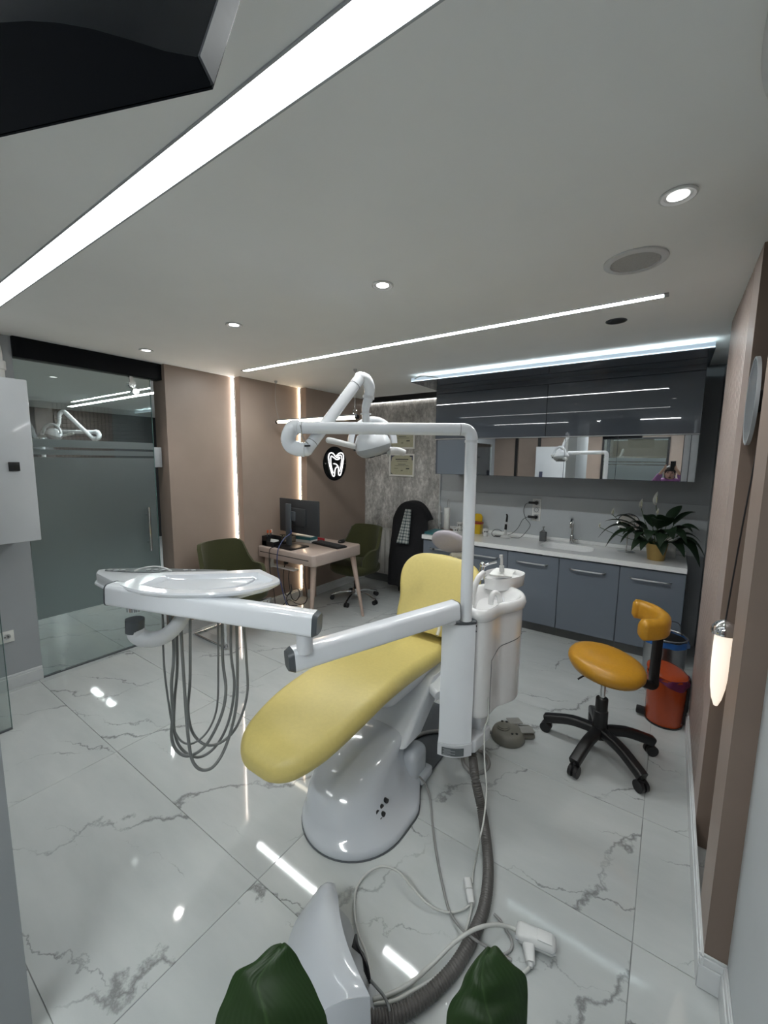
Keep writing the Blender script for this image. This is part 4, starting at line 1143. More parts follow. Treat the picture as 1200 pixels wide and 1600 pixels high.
obj('cord', MB().tube([(-3.47, 3.015, 0.765), (-3.412, 2.95, 0.76), (-3.41, 2.88, 0.757), (-3.43, 2.825, 0.745), (-3.43, 2.808, 0.68), (-3.43, 2.81, 0.55), (-3.42, 2.82, 0.42), (-3.40, 2.83, 0.30), (-3.39, 2.84, 0.14), (-3.38, 2.85, 0.006)], 0.004, 6, 5), 'cable_black', t)
t = thing('blue_cable', 'dark blue network cable hanging from the monitor over the desk edge', 'cable', (-3.25, 2.81, 0.3))
obj('cord', MB().tube([(-3.29, 2.99, 0.90), (-3.31, 2.92, 0.86), (-3.31, 2.85, 0.79), (-3.30, 2.808, 0.72), (-3.30, 2.80, 0.60), (-3.29, 2.81, 0.48), (-3.26, 2.82, 0.36), (-3.23, 2.83, 0.24), (-3.18, 2.84, 0.12), (-3.16, 2.86, 0.005)], 0.005, 6, 5), 'cable_blue', t)
obj('plug', MB().obox((-3.29, 2.99, 0.915), (0.014, 0.014, 0.04), 0, 0.003), 'cable_blue', t)
t = thing('cable_tangle', 'tangle of black cables hanging below the desk', 'cable', (-3.25, 2.9, 0.1))
for pts in ([(-3.36, 3.02, 0.50), (-3.33, 2.98, 0.40), (-3.28, 2.95, 0.30), (-3.22, 2.92, 0.22), (-3.16, 2.92, 0.20), (-3.13, 2.95, 0.26), (-3.18, 2.97, 0.31), (-3.26, 2.94, 0.27), (-3.30, 2.92, 0.20), (-3.24, 2.90, 0.14), (-3.14, 2.92, 0.15)],
            [(-3.12, 3.02, 0.63), (-3.10, 3.0, 0.54), (-3.08, 2.98, 0.42), (-3.04, 2.96, 0.32), (-3.02, 2.95, 0.24), (-3.06, 2.94, 0.18), (-3.14, 2.92, 0.17), (-3.24, 2.90, 0.20), (-3.30, 2.88, 0.14), (-3.36, 2.88, 0.10), (-3.40, 2.90, 0.006)],
            [(-3.40, 3.0, 0.56), (-3.38, 2.95, 0.45), (-3.32, 2.90, 0.34), (-3.26, 2.88, 0.25), (-3.20, 2.90, 0.30), (-3.24, 2.93, 0.36)]):
    obj('cord', MB().tube(pts, 0.005, 6, 5), 'cable_black', t)
obj('plug', MB().obox((-3.40, 3.01, 0.565), (0.035, 0.04, 0.05), 0.1, 0.005), 'black_plastic', t)

# ================================================================ SEATING
def sweep(mb, pts, w, h, r, n=6, up=(0, 0, 1), ease=True):
    P = catmull(pts, n)
    rings = []
    for i, p in enumerate(P):
        d = (P[min(i + 1, len(P) - 1)] - P[max(i - 1, 0)]).normalized()
        sd = d.cross(V(up)).normalized()
        uu = sd.cross(d)
        t = i / (len(P) - 1)
        k = min(1.0, 0.62 + min(t, 1 - t) * 9) if ease else 1.0
        rings.append([p + sd * x * k + uu * y * k for x, y in rrect(w, h, r, 4)])
    return mb.loft(rings)

def bucket(root):
    # wrap-round shell: high back, low arm wings; chair faces local +y
    grid = []
    rows = 9
    for i in range(rows + 1):
        v = i / rows
        row = []
        for j in range(33):
            a = -125 + 250 * j / 32
            aa = abs(a)
            k = 0.5 - 0.5 * math.tanh((aa - 60) / 6)
            end = max(0, (aa - 95) / 30)
            top = 0.655 + 0.235 * k - 0.10 * end ** 2
            z0 = 0.43
            z = z0 + (top - z0) * v
            ar = radians(a)
            rx, ry = 0.285 + 0.02 * v, 0.25 + 0.03 * v * k
            row.append((rx * sin(ar), -ry * cos(ar) + 0.02 - 0.05 * v * k, z))
        grid.append(row)
    mb = MB().sheet(grid, 0.035)
    o = obj('backrest', mb, 'green_fabric', root, 60, local=True)
    mb = MB()
    mb.loft([[V(x, y + 0.02, z) for x, y in rrect(0.54 * s, 0.52 * s, 0.18, 6)] for z, s in ((0.355, 0.80), (0.37, 0.93), (0.40, 1.0), (0.45, 1.0), (0.475, 0.94), (0.485, 0.8))])
    obj('seat', mb, 'green_fabric', root, 60, local=True)

t = thing('visitor_chair', 'green bucket armchair on a chrome cantilever frame, near side of the desk', 'chair', (-3.33, 2.30, 0), radians(-90), 'green bucket chairs')
bucket(t)
fr = [(-0.24, 0.24, 0.345), (-0.24, 0.20, 0.30), (-0.24, 0.20, 0.06), (-0.24, 0.17, 0.0125), (-0.24, -0.26, 0.0125), (-0.20, -0.30, 0.0125),
      (0.20, -0.30, 0.0125), (0.24, -0.26, 0.0125), (0.24, 0.17, 0.0125), (0.24, 0.20, 0.06), (0.24, 0.20, 0.30), (0.24, 0.24, 0.345)]
obj('frame', MB().tube(fr, 0.0125, 10, 4), 'chrome', t, local=True)
obj('crossbar', MB().cyl((-0.24, 0.22, 0.345), (0.24, 0.22, 0.345), 0.0125, seg=10).cyl((-0.22, -0.1, 0.352), (0.22, -0.1, 0.352), 0.012, seg=10), 'chrome', t, local=True)

t = thing('office_chair', 'green swivel office chair with chrome star base, far side of the desk', 'chair', (-3.03, 3.78, 0), radians(176), 'green bucket chairs')
bucket(t)
obj('gas_lift', MB().cyl((0, 0, 0.09), (0, 0, 0.24), 0.028, seg=14).cyl((0, 0, 0.24), (0, 0, 0.36), 0.018, seg=12), 'black_plastic', t, local=True)
obj('mechanism', MB().box((-0.10, -0.12, 0.32), (0.10, 0.12, 0.36), 0.01), 'black_plastic', t, local=True)
def starbase(root, radius, angles, m, mc, z=0.085, zi=0.12, w=0.034, cr=0.027):
    obj('hub', MB().lathe([(0, zi - 0.05), (0.045, zi - 0.05), (0.048, zi), (0.036, zi + 0.03), (0, zi + 0.03)], (0, 0, 0), 20), m, root, local=True)
    for a in angles:
        d = V(cos(a), sin(a), 0)
        arm = MB()
        sweep(arm, [d * 0.02 + V(0, 0, zi - 0.01), d * radius * 0.5 + V(0, 0, (zi + z) / 2 + 0.006), d * radius * 0.9 + V(0, 0, z - 0.01), d * (radius + 0.005) + V(0, 0, z - 0.024)], w, w * 0.9, w * 0.25, 4, ease=False)
        o = obj('leg', arm, m, root, local=True)
        s = V(-d.y, d.x, 0)
        c = d * radius + V(0, 0, cr)
        cb = MB()
        for k in (-1, 1):
            cb.cyl(c + s * 0.006 * k, c + s * 0.024 * k, cr, seg=16)
        cb.cyl(c + V(0, 0, 0.005), c + V(0, 0, cr + 0.022), 0.008, seg=8)
        cb.box(c - V(0.012, 0.012, 0.004), c + V(0.012, 0.012, cr + 0.004), 0.003)
        obj('caster', cb, mc, o, local=True)
starbase(t, 0.29, [radians(a) for a in (38, 110, 182, 254, 326)], 'chrome', 'black_plastic', 0.082, 0.115, 0.026)

# mustard operator stool
SX, SY = -0.226, 2.558
t = thing('operator_stool', 'mustard leather operator stool with curved back support and black star base', 'stool', (SX, SY, 0))
starbase(t, 0.30, [math.atan2(y - SY, x - SX) for x, y in ((-0.516, 2.579), (-0.303, 2.274), (-0.008, 2.367), (0.001, 2.699), (-0.302, 2.87))], 'black_plastic', 'black_plastic', 0.108, 0.150, 0.056, 0.032)
obj('column', MB().lathe([(0, 0.10), (0.040, 0.10), (0.038, 0.26), (0.033, 0.265), (0.033, 0.335), (0.030, 0.34), (0, 0.34)], (0, 0, 0), 20), 'black_plastic', t, local=True)
obj('gas_lift', MB().cyl((0, 0, 0.33), (0, 0, 0.50), 0.0155, seg=14), 'chrome', t, local=True)
Ms = Matrix.Translation(V(0.004, 0.0, 0.548)) @ Matrix.Rotation(radians(-30), 4, 'Z') @ Matrix.Rotation(radians(6), 4, 'Y')
mb = MB().lathe([(0.0, -0.048), (0.15, -0.050), (0.190, -0.040), (0.208, -0.012), (0.208, 0.010), (0.195, 0.032), (0.165, 0.046), (0.10, 0.052), (0.0, 0.050)], (0, 0, 0), 44, Ms, sx=1.0, sy=0.88)
obj('seat', mb, 'mustard_leather', t, 60, local=True)
obj('seat_plate', MB().box((-0.09, -0.08, 0.485), (0.09, 0.08, 0.505), 0.004), 'black_plastic', t, local=True)
def rel(p):
    return V(p) - V(SX, SY, 0)
obj('lever', MB().tube([(-0.03, -0.03, 0.494), (-0.09, -0.08, 0.482), (-0.120, -0.105, 0.462)], 0.005, 8, 4), 'black_plastic', t, local=True)
bp = [rel((-0.128, 2.764, 0.840)), rel((-0.080, 2.767, 0.838)), rel((-0.018, 2.723, 0.835)), rel((0.025, 2.637, 0.832)), rel((0.022, 2.541, 0.831)), rel((-0.022, 2.481, 0.830)), rel((-0.071, 2.445, 0.830))]
mb = MB(); sweep(mb, bp, 0.066, 0.112, 0.030, 7)
obj('backrest', mb, 'mustard_leather', t, 60, local=True)
r0 = rel((-0.046, 2.747, 0.409)); r1 = rel((0.008, 2.808, 0.382)); r2 = rel((0.012, 2.859, 0.644)); r3 = rel((0.014, 2.886, 0.724))
mb = MB(); sweep(mb, [V(0.06, 0.02, 0.492), r0, r1, r1.lerp(r2, 0.25), r2, r3], 0.046, 0.040, 0.008, 5, up=(0.45, -0.89, 0.02), ease=False)
obj('backrest_bar', mb, 'black_plastic', t, local=True)
obj('clamp', MB().ball(r2 + V(0.02, 0.01, 0.02), (0.014, 0.014, 0.014), 10), 'chrome', t, local=True)

# ================================================================ BINS
BX, BY = 0.083, 3.145
t = thing('pedal_bin', 'orange pedal bin with purple liner beside the slatted wall', 'bin', (BX, BY, 0))
obj('body', MB().lathe([(0, 0.004), (0.100, 0.004), (0.104, 0.01), (0.114, 0.315), (0.117, 0.318), (0.114, 0.33), (0.108, 0.33), (0.100, 0.02), (0, 0.02)], (BX, BY, 0), 36), 'bin_orange', t)
obj('base_ring', MB().lathe([(0.085, 0), (0.106, 0), (0.107, 0.012), (0.085, 0.012)], (BX, BY, 0), 30), 'black_plastic', t)
Ml = Matrix.Translation((BX, BY, 0.352)) @ Matrix.Rotation(radians(12), 4, 'Y') @ Matrix.Rotation(radians(5), 4, 'X')
obj('lid', MB().lathe([(0, 0.016), (0.075, 0.014), (0.108, 0.006), (0.119, -0.006), (0.119, -0.014), (0.112, -0.012), (0, -0.006)], (0, 0, 0), 36, Ml), 'bin_orange', t)
ring = []
for k in range(37):
    a = radians(-150 + 240 * k / 36)
    ring.append(a)
grid = [[(BX + (0.116 + 0.006 * i / 4 + 0.004 * sin(a * 9 + i)) * cos(a), BY + (0.116 + 0.006 * i / 4 + 0.004 * sin(a * 9 + i)) * sin(a), 0.333 - (0.010 + 0.034 * max(0, cos(a + 0.9)) ** 3) * i / 2) for a in ring] for i in range(4)]
obj('liner', MB().sheet(grid, 0.001), 'bag_purple', t, 60)
obj('pedal', MB().box((BX - 0.155, BY - 0.035, 0.015), (BX - 0.095, BY + 0.035, 0.045), 0.008), 'black_plastic', t)
obj('rear_hinge', MB().box((BX + 0.100, BY - 0.02, 0.02), (BX + 0.124, BY + 0.02, 0.33), 0.004), 'black_plastic', t)
WX, WY = 0.060, 3.60
t = thing('steel_bin', 'steel waste bin with a blue liner bag behind the orange bin', 'bin', (WX, WY, 0))
obj('body', MB().lathe([(0, 0.0005), (0.125, 0.0005), (0.127, 0.01), (0.135, 0.405), (0.131, 0.405), (0.123, 0.012), (0, 0.012)], (WX, WY, 0), 36), 'brushed_steel', t)
grid = []
for i in range(4):
    grid.append([(WX + (0.137 + 0.010 * (i / 3) + 0.005 * sin(k * 1.9 + i)) * cos(2 * pi * k / 36), WY + (0.137 + 0.010 * (i / 3) + 0.005 * sin(k * 1.9 + i)) * sin(2 * pi * k / 36), 0.412 - 0.013 * i - 0.004 * sin(k * 1.3)) for k in range(37)])
obj('liner', MB().sheet(grid, 0.001), 'bag_blue', t, 60)
rr = [(WX + 0.133 * cos(2 * pi * k / 28), WY + 0.133 * sin(2 * pi * k / 28), 0.425) for k in range(28)]
obj('ring', MB().tube(rr, 0.005, 6, 1, closed=True), 'brushed_steel', t)
obj('handle', MB().tube([(WX - 0.06, WY + 0.12, 0.42), (WX - 0.02, WY + 0.12, 0.48), (WX + 0.07, WY + 0.10, 0.50), (WX + 0.10, WY + 0.06, 0.42)], 0.003, 6, 5), 'cable_black', t)

# ================================================================ LEFT WALL FITTINGS
t = thing('wall_boiler', 'white wall-hung boiler with a small black control at the left frame edge', 'boiler', (-3.66, 0.70, 1.12))
obj('casing', MB().box((-3.829, 0.48, 1.12), (-3.50, 0.931, 2.18), 0.006), 'white_satin', t)
obj('control_knob', MB().box(V((-3.500, 0.797, 1.591)) - V(0, 0.0, 0), V((-3.500, 0.852, 1.648)) + V(0.012, 0, 0), 0.002), 'black_plastic', t)
obj('flue_pipe', MB().lathe([(0, 2.18), (0.062, 2.18), (0.062, 2.245), (0.070, 2.247), (0.070, 2.30), (0, 2.30)], (-3.66, 0.80, 0), 24), 'white_plastic', t)
obj('flue_elbow', MB().tube([(-3.66, 0.80, 2.30), (-3.66, 0.80, 2.36), (-3.70, 0.80, 2.41), (-3.77, 0.80, 2.42), (-3.83, 0.80, 2.42)], 0.058, 16, 5), 'white_plastic', t)
obj('gas_pipe', MB().cyl((-3.72, 0.62, 0.95), (-3.72, 0.62, 1.12), 0.011, seg=10).tube([(-3.72, 0.62, 0.95), (-3.74, 0.62, 0.92), (-3.829, 0.62, 0.92)], 0.011, 10, 4), 'brushed_steel', t)
def wallsocket(name, label, c, nx):
    t = thing(name, label, 'socket', c)
    c = V(c)
    obj('frame', MB().box(c + V(0, -0.042, -0.042), c + V(0.009 * nx, 0.042, 0.042), 0.003), 'frame_white', t)
    Mx = Matrix.Translation(c + V(0.0095 * nx, 0, 0)) @ Matrix.Rotation(pi / 2, 4, 'Y')
    obj('receptacle', MB().lathe([(0.0, -0.0005), (0.020, -0.0005), (0.022, 0.002), (0.024, 0.002), (0.024, -0.001), (0, -0.001)], (0, 0, 0), 22, Mx), 'white_plastic', t)
    obj('pin_hole', MB().cyl(c + V(0.009, -0.009, 0), c + V(0.0115, -0.009, 0), 0.004, seg=8).cyl(c + V(0.009, 0.009, 0), c + V(0.0115, 0.009, 0), 0.004, seg=8), 'black_plastic', t)
wallsocket('wall_socket', 'white power socket low on the grey wall left of the glass door', (-3.83, 0.765, 0.395), 1)

# ================================================================ RIGHT WALL: mirror, lamp
t = thing('wall_mirror', 'oval mirror high in the niche of the right wall', 'mirror', (0.215, 2.01, 1.918))
Mm = Matrix.Translation((0.2150, 2.012, 1.916)) @ Matrix.Rotation(pi / 2, 4, 'Y')
obj('mirror_glass', MB().lathe([(0, -0.004), (0.150, -0.004), (0.150, 0.003), (0, 0.003)], (0, 0, 0), 48, Mm, sy=0.78), 'mirror_satin', t)
obj('rim', MB().lathe([(0.150, -0.005), (0.156, -0.005), (0.156, 0.006), (0.150, 0.006)], (0, 0, 0), 48, Mm, sy=0.78), 'light_grey_plastic', t)
obj('mount', MB().cyl((0.219, 2.012, 1.916), (0.272, 2.012, 1.916), 0.04, seg=20), 'black_plastic', t)
t = thing('niche_panel', 'black panel behind the round mirror in the wall niche', 'panel', (0.262, 1.82, 1.9))
obj('panel', MB().box((0.262, 1.757, 1.76), (0.272, 1.90, 2.02), 0.001), 'black_plastic', t)
obj('bracket', MB().box((0.266, 1.757, 1.72), (0.272, 1.80, 1.76), 0.001), 'dark_grey_plastic', t)
t = thing('wall_lamp', 'hanging niche lamp with chrome dome and long glowing glass drop', 'lamp', (0.222, 1.90, 1.0))
LX, LY = 0.224, 2.085
obj('shade', MB().lathe([(0.040, 1.010), (0.043, 1.012), (0.044, 1.023), (0.040, 1.040), (0.029, 1.057), (0.014, 1.067), (0.006, 1.071), (0.0, 1.072)], (LX, LY, 0), 32), 'chrome', t)
obj('glass_drop', MB().lathe([(0, 1.013), (0.030, 1.012), (0.031, 0.94), (0.030, 0.86), (0.025, 0.785), (0.017, 0.735), (0.007, 0.705), (0, 0.701)], (LX, LY, 0), 28), 'wall_lamp_glow', t)
obj('cord', MB().tube([(LX, LY, 1.070), (LX + 0.012, LY - 0.01, 1.40), (LX + 0.028, LY - 0.02, 1.75), (0.262, 2.06, 2.06)], 0.003, 6, 4), 'cable_black', t)
obj('ceiling_cup', MB().cyl((0.252, 2.06, 2.06), (0.272, 2.06, 2.06), 0.012, seg=12), 'chrome', t)

# ================================================================ TELEVISION overhead
c0 = V((-0.444, 0.300, 2.090)); tb = V(-0.931, -0.364, 0); tu = V(-0.143, 0.365, 0.92); tn = V(0.33, -0.856, 0.39)
t = thing('television', 'black television hung below the ceiling at the top left corner', 'television', tuple(c0))
rings = []
TW, TH = 0.62, 0.345
for k in range(21):
    s = k / 20
    e = min(s, 1 - s) * TW
    g_ = 1 - math.exp(-(e / 0.10) ** 1.5)
    tt = 0.024 + 0.062 * g_
    p = c0 + tb * TW * s
    rings.append([p, p + tn * tt + tu * 0.0, p + tn * (tt + 0.012 * g_) + tu * 0.06, p + tn * (tt + 0.002 * g_) + tu * (TH * 0.7), p + tn * 0.024 + tu * TH, p + tu * TH])
obj('back_shell', MB().loft(rings), 'black_gloss', t, 50)
sp = [c0 - tb * 0.001 + tn * 0.001, c0 - tb * 0.001 + tn * 0.0245, c0 - tb * 0.001 + tn * 0.0245 + tu * TH, c0 - tb * 0.001 + tu * TH]
obj('side_trim', MB().prism(sp, -tb * 0.003), 'tv_side', t)
q = [c0 - tn * 0.001, c0 + tb * TW - tn * 0.001, c0 + tb * TW + tu * TH - tn * 0.001, c0 + tu * TH - tn * 0.001]
obj('screen', MB().prism(q, -tn * 0.002), 'black_gloss', t)
pm = c0 + tb * TW * 0.5 + tu * TH * 0.6 + tn * 0.09
obj('ceiling_mount', MB().cyl(pm, (pm.x, pm.y - 0.03, CEIL), 0.018, seg=12).obox((pm.x, pm.y - 0.03, CEIL - 0.006), (0.14, 0.10, 0.012), 0.3, 0.003), 'black_plastic', t)

# ================================================================ DENTAL CHAIR
AX = -1.165
t = thing('dental_chair', 'reclined dental chair with pale yellow upholstery on a white glossy base', 'dental chair', (AX, 1.55, 0))
def dplan(cx, hw, yf, yb, z, n=28):
    pts = []
    ry = min(hw * 1.05, (yb - yf) * 0.8)
    for k in range(n + 1):
        a = pi + pi * k / n
        x, y = cos(a), sin(a)
        pts.append(V(cx + hw * x, yf + ry + ry * y, z))
    q = hw / 0.258
    g_ = min(1.0, (yb - yf - ry) * 0.95 / 0.27)
    R_ = [(hw, yb - 0.27 * g_), (hw - 0.004 * q, yb - 0.235 * g_), (hw - 0.020 * q, yb - 0.195 * g_), (hw - 0.072 * q, yb - 0.10 * g_), (hw - 0.084 * q, yb - 0.07 * g_), (hw - 0.088 * q, yb - 0.02 * g_), (hw - 0.10 * q, yb)]
    for x, y in R_:
        pts.append(V(cx + x, y, z))
    for x, y in reversed(R_):
        pts.append(V(cx - x, y, z))
    return pts
rings = [dplan(-1.122, 0.256, 1.148, 1.80, 0.004), dplan(-1.122, 0.259, 1.145, 1.80, 0.010), dplan(-1.122, 0.258, 1.146, 1.80, 0.030), dplan(-1.124, 0.250, 1.154, 1.80, 0.042),
         dplan(-1.132, 0.236, 1.170, 1.80, 0.055), dplan(-1.150, 0.214, 1.185, 1.80, 0.085), dplan(-1.163, 0.198, 1.205, 1.80, 0.13), dplan(-1.170, 0.186, 1.245, 1.80, 0.18),
         dplan(-1.170, 0.176, 1.310, 1.795, 0.23), dplan(-1.168, 0.166, 1.40, 1.79, 0.27), dplan(-1.165, 0.152, 1.50, 1.785, 0.298), dplan(-1.162, 0.130, 1.58, 1.775, 0.312), dplan(-1.16, 0.08, 1.64, 1.75, 0.316)]
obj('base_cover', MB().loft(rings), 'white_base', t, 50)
obj('floor_gasket', MB().loft([dplan(-1.122, 0.262, 1.143, 1.802, 0.0), dplan(-1.122, 0.262, 1.143, 1.802, 0.006)]), 'seam_grey', t)
lb = MB()
lb.box((-1.06, 1.66, 0.006), (-0.955, 1.825, 0.19), 0.045, 6)
lb.box((-1.0, 1.715, 0.004), (-0.930, 1.830, 0.06), 0.014, 3)
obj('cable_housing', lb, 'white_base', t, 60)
obj('floor_plate', MB().box((-1.37, 1.79, 0.0), (-0.945, 2.42, 0.012), 0.002, 1), 'dark_grey_plastic', t)
sk = MB()
for px, z in (((-0.9655, 1.425), 0.128), ((-0.9725, 1.395), 0.118), ((-0.975, 1.365), 0.110), ((-0.955, 1.385), 0.096)):
    sk.cyl((px[0] - 0.02, px[1], z), (px[0] + 0.014, px[1] - 0.003, z + 0.004), 0.0115, 0.0105, 10)
sk.box((-0.975, 1.36, 0.072), (-0.944, 1.385, 0.094), 0.002)
obj('connector', sk, 'black_plastic', t)
def rr3(c, w_, d_, r=0.03, tx=0.0):
    return [V(c) + V(x, y, tx * y) for x, y in rrect(w_, d_, r, 4)]
obj('lift_arm', MB().loft([rr3((-1.115, 1.70, 0.26), 0.27, 0.20), rr3((-1.112, 1.80, 0.35), 0.27, 0.22), rr3((-1.11, 2.02, 0.52), 0.27, 0.26)]), 'white_satin', t, 50)
obj('seat_pan', MB().loft([[V(AX, 1.85, z) + V(x, y, 0) for x, y in rrect(w_, l_, 0.08, 5)] for z, w_, l_ in ((0.47, 0.20, 0.52), (0.49, 0.27, 0.66), (0.54, 0.30, 0.72), (0.56, 0.30, 0.72))]), 'white_satin', t, 50)
obj('unit_bracket', MB().bar((-1.06, 2.0, 0.485), (-0.885, 1.915, 0.455), 0.20, 0.05, 0.02), 'white_satin', t)

def cushion(st, thick, cx=AX):
    rings = []
    y0_ = st[0][0]
    for y, hw, zt in st:
        ring = []
        th = thick * min(1.0, 0.35 + math.sqrt(max(0.0, y - y0_) / 0.05) * 0.65)
        zt = zt - (thick - th) / 2
        for x, zz in rrect(2 * hw, th, min(th * 0.48, hw * 0.9), 6):
            crown = 0.010 * (1 - (x / hw) ** 2) if zz > 0 else 0
            ring.append(V(cx + x, y, zt - th / 2 + zz + crown))
        rings.append(ring)
    return rings
ST = [(0.868, 0.055, 0.598), (0.874, 0.088, 0.604), (0.892, 0.122, 0.611), (0.925, 0.155, 0.620), (0.975, 0.182, 0.632), (1.05, 0.203, 0.645), (1.15, 0.216, 0.664), (1.28, 0.220, 0.680), (1.42, 0.214, 0.686),
      (1.58, 0.200, 0.672), (1.75, 0.186, 0.650), (1.92, 0.178, 0.628), (2.06, 0.172, 0.614), (2.16, 0.158, 0.612), (2.22, 0.130, 0.614), (2.25, 0.08, 0.616)]
def dense(st, n=4):
    out = []
    P = catmull([(a, b, c) for a, b, c in st], n)
    return [(p.x, max(p.y, 0.01), p.z) for p in P]
obj('seat_cushion', MB().loft(cushion(dense(ST), 0.088)), 'yellow_leather', t, 70)
# backrest: stations along its own slope, bottom to top
def backpt(s):
    return V(AX + 0.005, 2.13 + 0.27 * s, 0.64 + 0.425 * s)
BK = [(0.0, 0.16), (0.06, 0.205), (0.18, 0.222), (0.35, 0.232), (0.52, 0.258), (0.66, 0.272), (0.78, 0.268), (0.88, 0.245), (0.95, 0.205), (0.985, 0.15), (1.0, 0.06)]
P = catmull([(a, b, 0) for a, b in BK], 4)
nb = V(0, -0.85, 0.53)
rings = []
for p in P:
    hw = max(p.y, 0.02)
    c = backpt(p.x)
    ring = []
    for x, q in rrect(2 * hw, 0.075, min(0.036, hw * 0.9), 6):
        bend = 0.035 * (x / 0.27) ** 2
        ring.append(c + V(x, 0, -0.022 * max(0, x) / 0.27 * p.x) + nb * (q + bend))
    rings.append(ring)
obj('backrest', MB().loft(rings), 'yellow_leather', t, 70)
obj('backrest_shell', MB().loft([[backpt(s) + V(x, 0, 0) - nb * (0.062 + q) for x, q in rrect(2 * hw, 0.035, 0.015, 4)] for s, hw in ((0.02, 0.15), (0.2, 0.19), (0.5, 0.22), (0.8, 0.21), (0.93, 0.14))]), 'white_satin', t, 60)
Mh = Matrix.Translation(V((-1.204, 2.500, 1.148))) @ Matrix.Rotation(radians(-62), 4, 'X')
hp = [(0.0, -0.03), (0.06, -0.031), (0.092, -0.022), (0.104, -0.004), (0.100, 0.014), (0.075, 0.026), (0.0, 0.030)]
hr = obj('headrest', MB().lathe(hp, (0, 0, 0), 36, Mh @ Matrix.Rotation(pi, 4, 'X'), sx=1.22, sy=0.86), 'lilac_grey_leather', t, 60)
obj('headrest_knob', MB().ball((-1.279, 2.424, 1.098), (0.008, 0.008, 0.008), 8), 'black_plastic', hr)
hb = MB()
hb.bar((-1.171, 2.547, 1.069), (-1.148, 2.442, 1.017), 0.05, 0.035, 0.01)
hb.cyl((-1.173, 2.473, 1.055), (-1.111, 2.541, 1.056), 0.020, 0.026, 14)
obj('headrest_bracket', hb, 'cream_metal', t)
obj('headrest_clip', MB().bar((-1.204, 2.439, 1.057), (-1.155, 2.474, 1.049), 0.02, 0.014, 0.003), 'dark_grey_plastic', t)
obj('back_hinge', MB().tube([(-1.060, 2.089, 0.747), (-1.043, 2.076, 0.717), (-1.038, 2.043, 0.687)], 0.010, 8, 4), 'cream_metal', t)

# ================================================================ CUSPIDOR UNIT
t = thing('cuspidor_unit', 'white spittoon unit with ceramic bowl and front column beside the dental chair', 'spittoon', (-0.70, 1.95, 0.24))
FL, FR = V(-0.838, 1.698, 0), V(-0.703, 1.783, 0)
dp = V(-0.37, 0.93, 0) * 0.165
def colplan(z, e=0.0):
    mid = (FL + FR) / 2 + (FR - FL).normalized().cross(V(0, 0, 1)) * (0.018 + e)
    ex = (FR - FL).normalized() * e
    f = []
    for k in range(9):
        s = k / 8
        q = (FL - ex).lerp(FR + ex, s) + (mid - (FL + FR) / 2) * (1 - (2 * s - 1) ** 2) - dp.normalized() * e
        f.append(V(q.x, q.y, z))
    return f + [V((FR + ex + dp).x, (FR + ex + dp).y, z), V((FL - ex + dp).x, (FL - ex + dp).y, z)]
obj('column', MB().loft([colplan(0.315), colplan(0.925)]), 'white_gloss', t, 25)
obj('column_foot', MB().loft([colplan(0.243, -0.002), colplan(0.250, 0.004), colplan(0.313, 0.004)]), 'white_satin', t, 25)
obj('column_cap', MB().loft([colplan(0.926, 0.003), colplan(0.938, 0.004), colplan(0.942, 0.0)]), 'dark_grey_plastic', t, 25)
lab = colplan(0.256, 0.0055)[1:7]
obj('type_label', MB().sheet([[V(p.x, p.y, z) for p in lab] for z in (0.259, 0.300)], 0.001), 'label_grey', t)
pr = MB()
for k, z in enumerate((0.293, 0.286, 0.279, 0.272, 0.265)):
    lp = colplan(z, 0.0068)[1:7]
    a, b_ = lp[0].lerp(lp[1], 0.3 + 0.2 * (k % 2)), lp[2 + k % 2]
    pr.sheet([[V(a.x, a.y, z - 0.0015), V(lp[1].x, lp[1].y, z - 0.0015), V(b_.x, b_.y, z - 0.0015)], [V(a.x, a.y, z + 0.0015), V(lp[1].x, lp[1].y, z + 0.0015), V(b_.x, b_.y, z + 0.0015)]], 0.0004)
obj('label_print', pr, 'light_grey_plastic', t)
for z in (0.905, 0.878):
    obj('screw', MB().cyl(FR + dp * 0.15 + V(0.0, 0, z), FR + dp * 0.15 + V(0.004, 0.0016, z), 0.004, seg=8), 'black_plastic', t)
BP = [Vector(p) for p in ((-0.742, 1.818), (-0.705, 1.812), (-0.672, 1.836), (-0.655, 1.885), (-0.651, 1.945), (-0.643, 1.985), (-0.618, 2.030), (-0.594, 2.090), (-0.594, 2.160), (-0.640, 2.240), (-0.740, 2.285), (-0.835, 2.250), (-0.865, 2.140), (-0.835, 2.000), (-0.790, 1.890))]
BC = sum(BP, Vector((0, 0))) / len(BP)
def bplan(z, sc_=1.0, off=0.0, tilt=0.0):
    P = catmull([(p.x, p.y, 0) for p in BP + BP[:1]], 4)[:-1]
    out = []
    for p in P:
        v = V(p.x - BC.x, p.y - BC.y, 0)
        v = v * sc_ + v.normalized() * off
        out.append(V(BC.x + v.x, BC.y + v.y, z + tilt * (v.y * 0.82 - v.x * 0.57)))
    return out
obj('body', MB().loft([bplan(0.425, 0.97), bplan(0.43, 0.99), bplan(0.44), bplan(0.925)]), 'cuspidor_ceramic', t, 45)
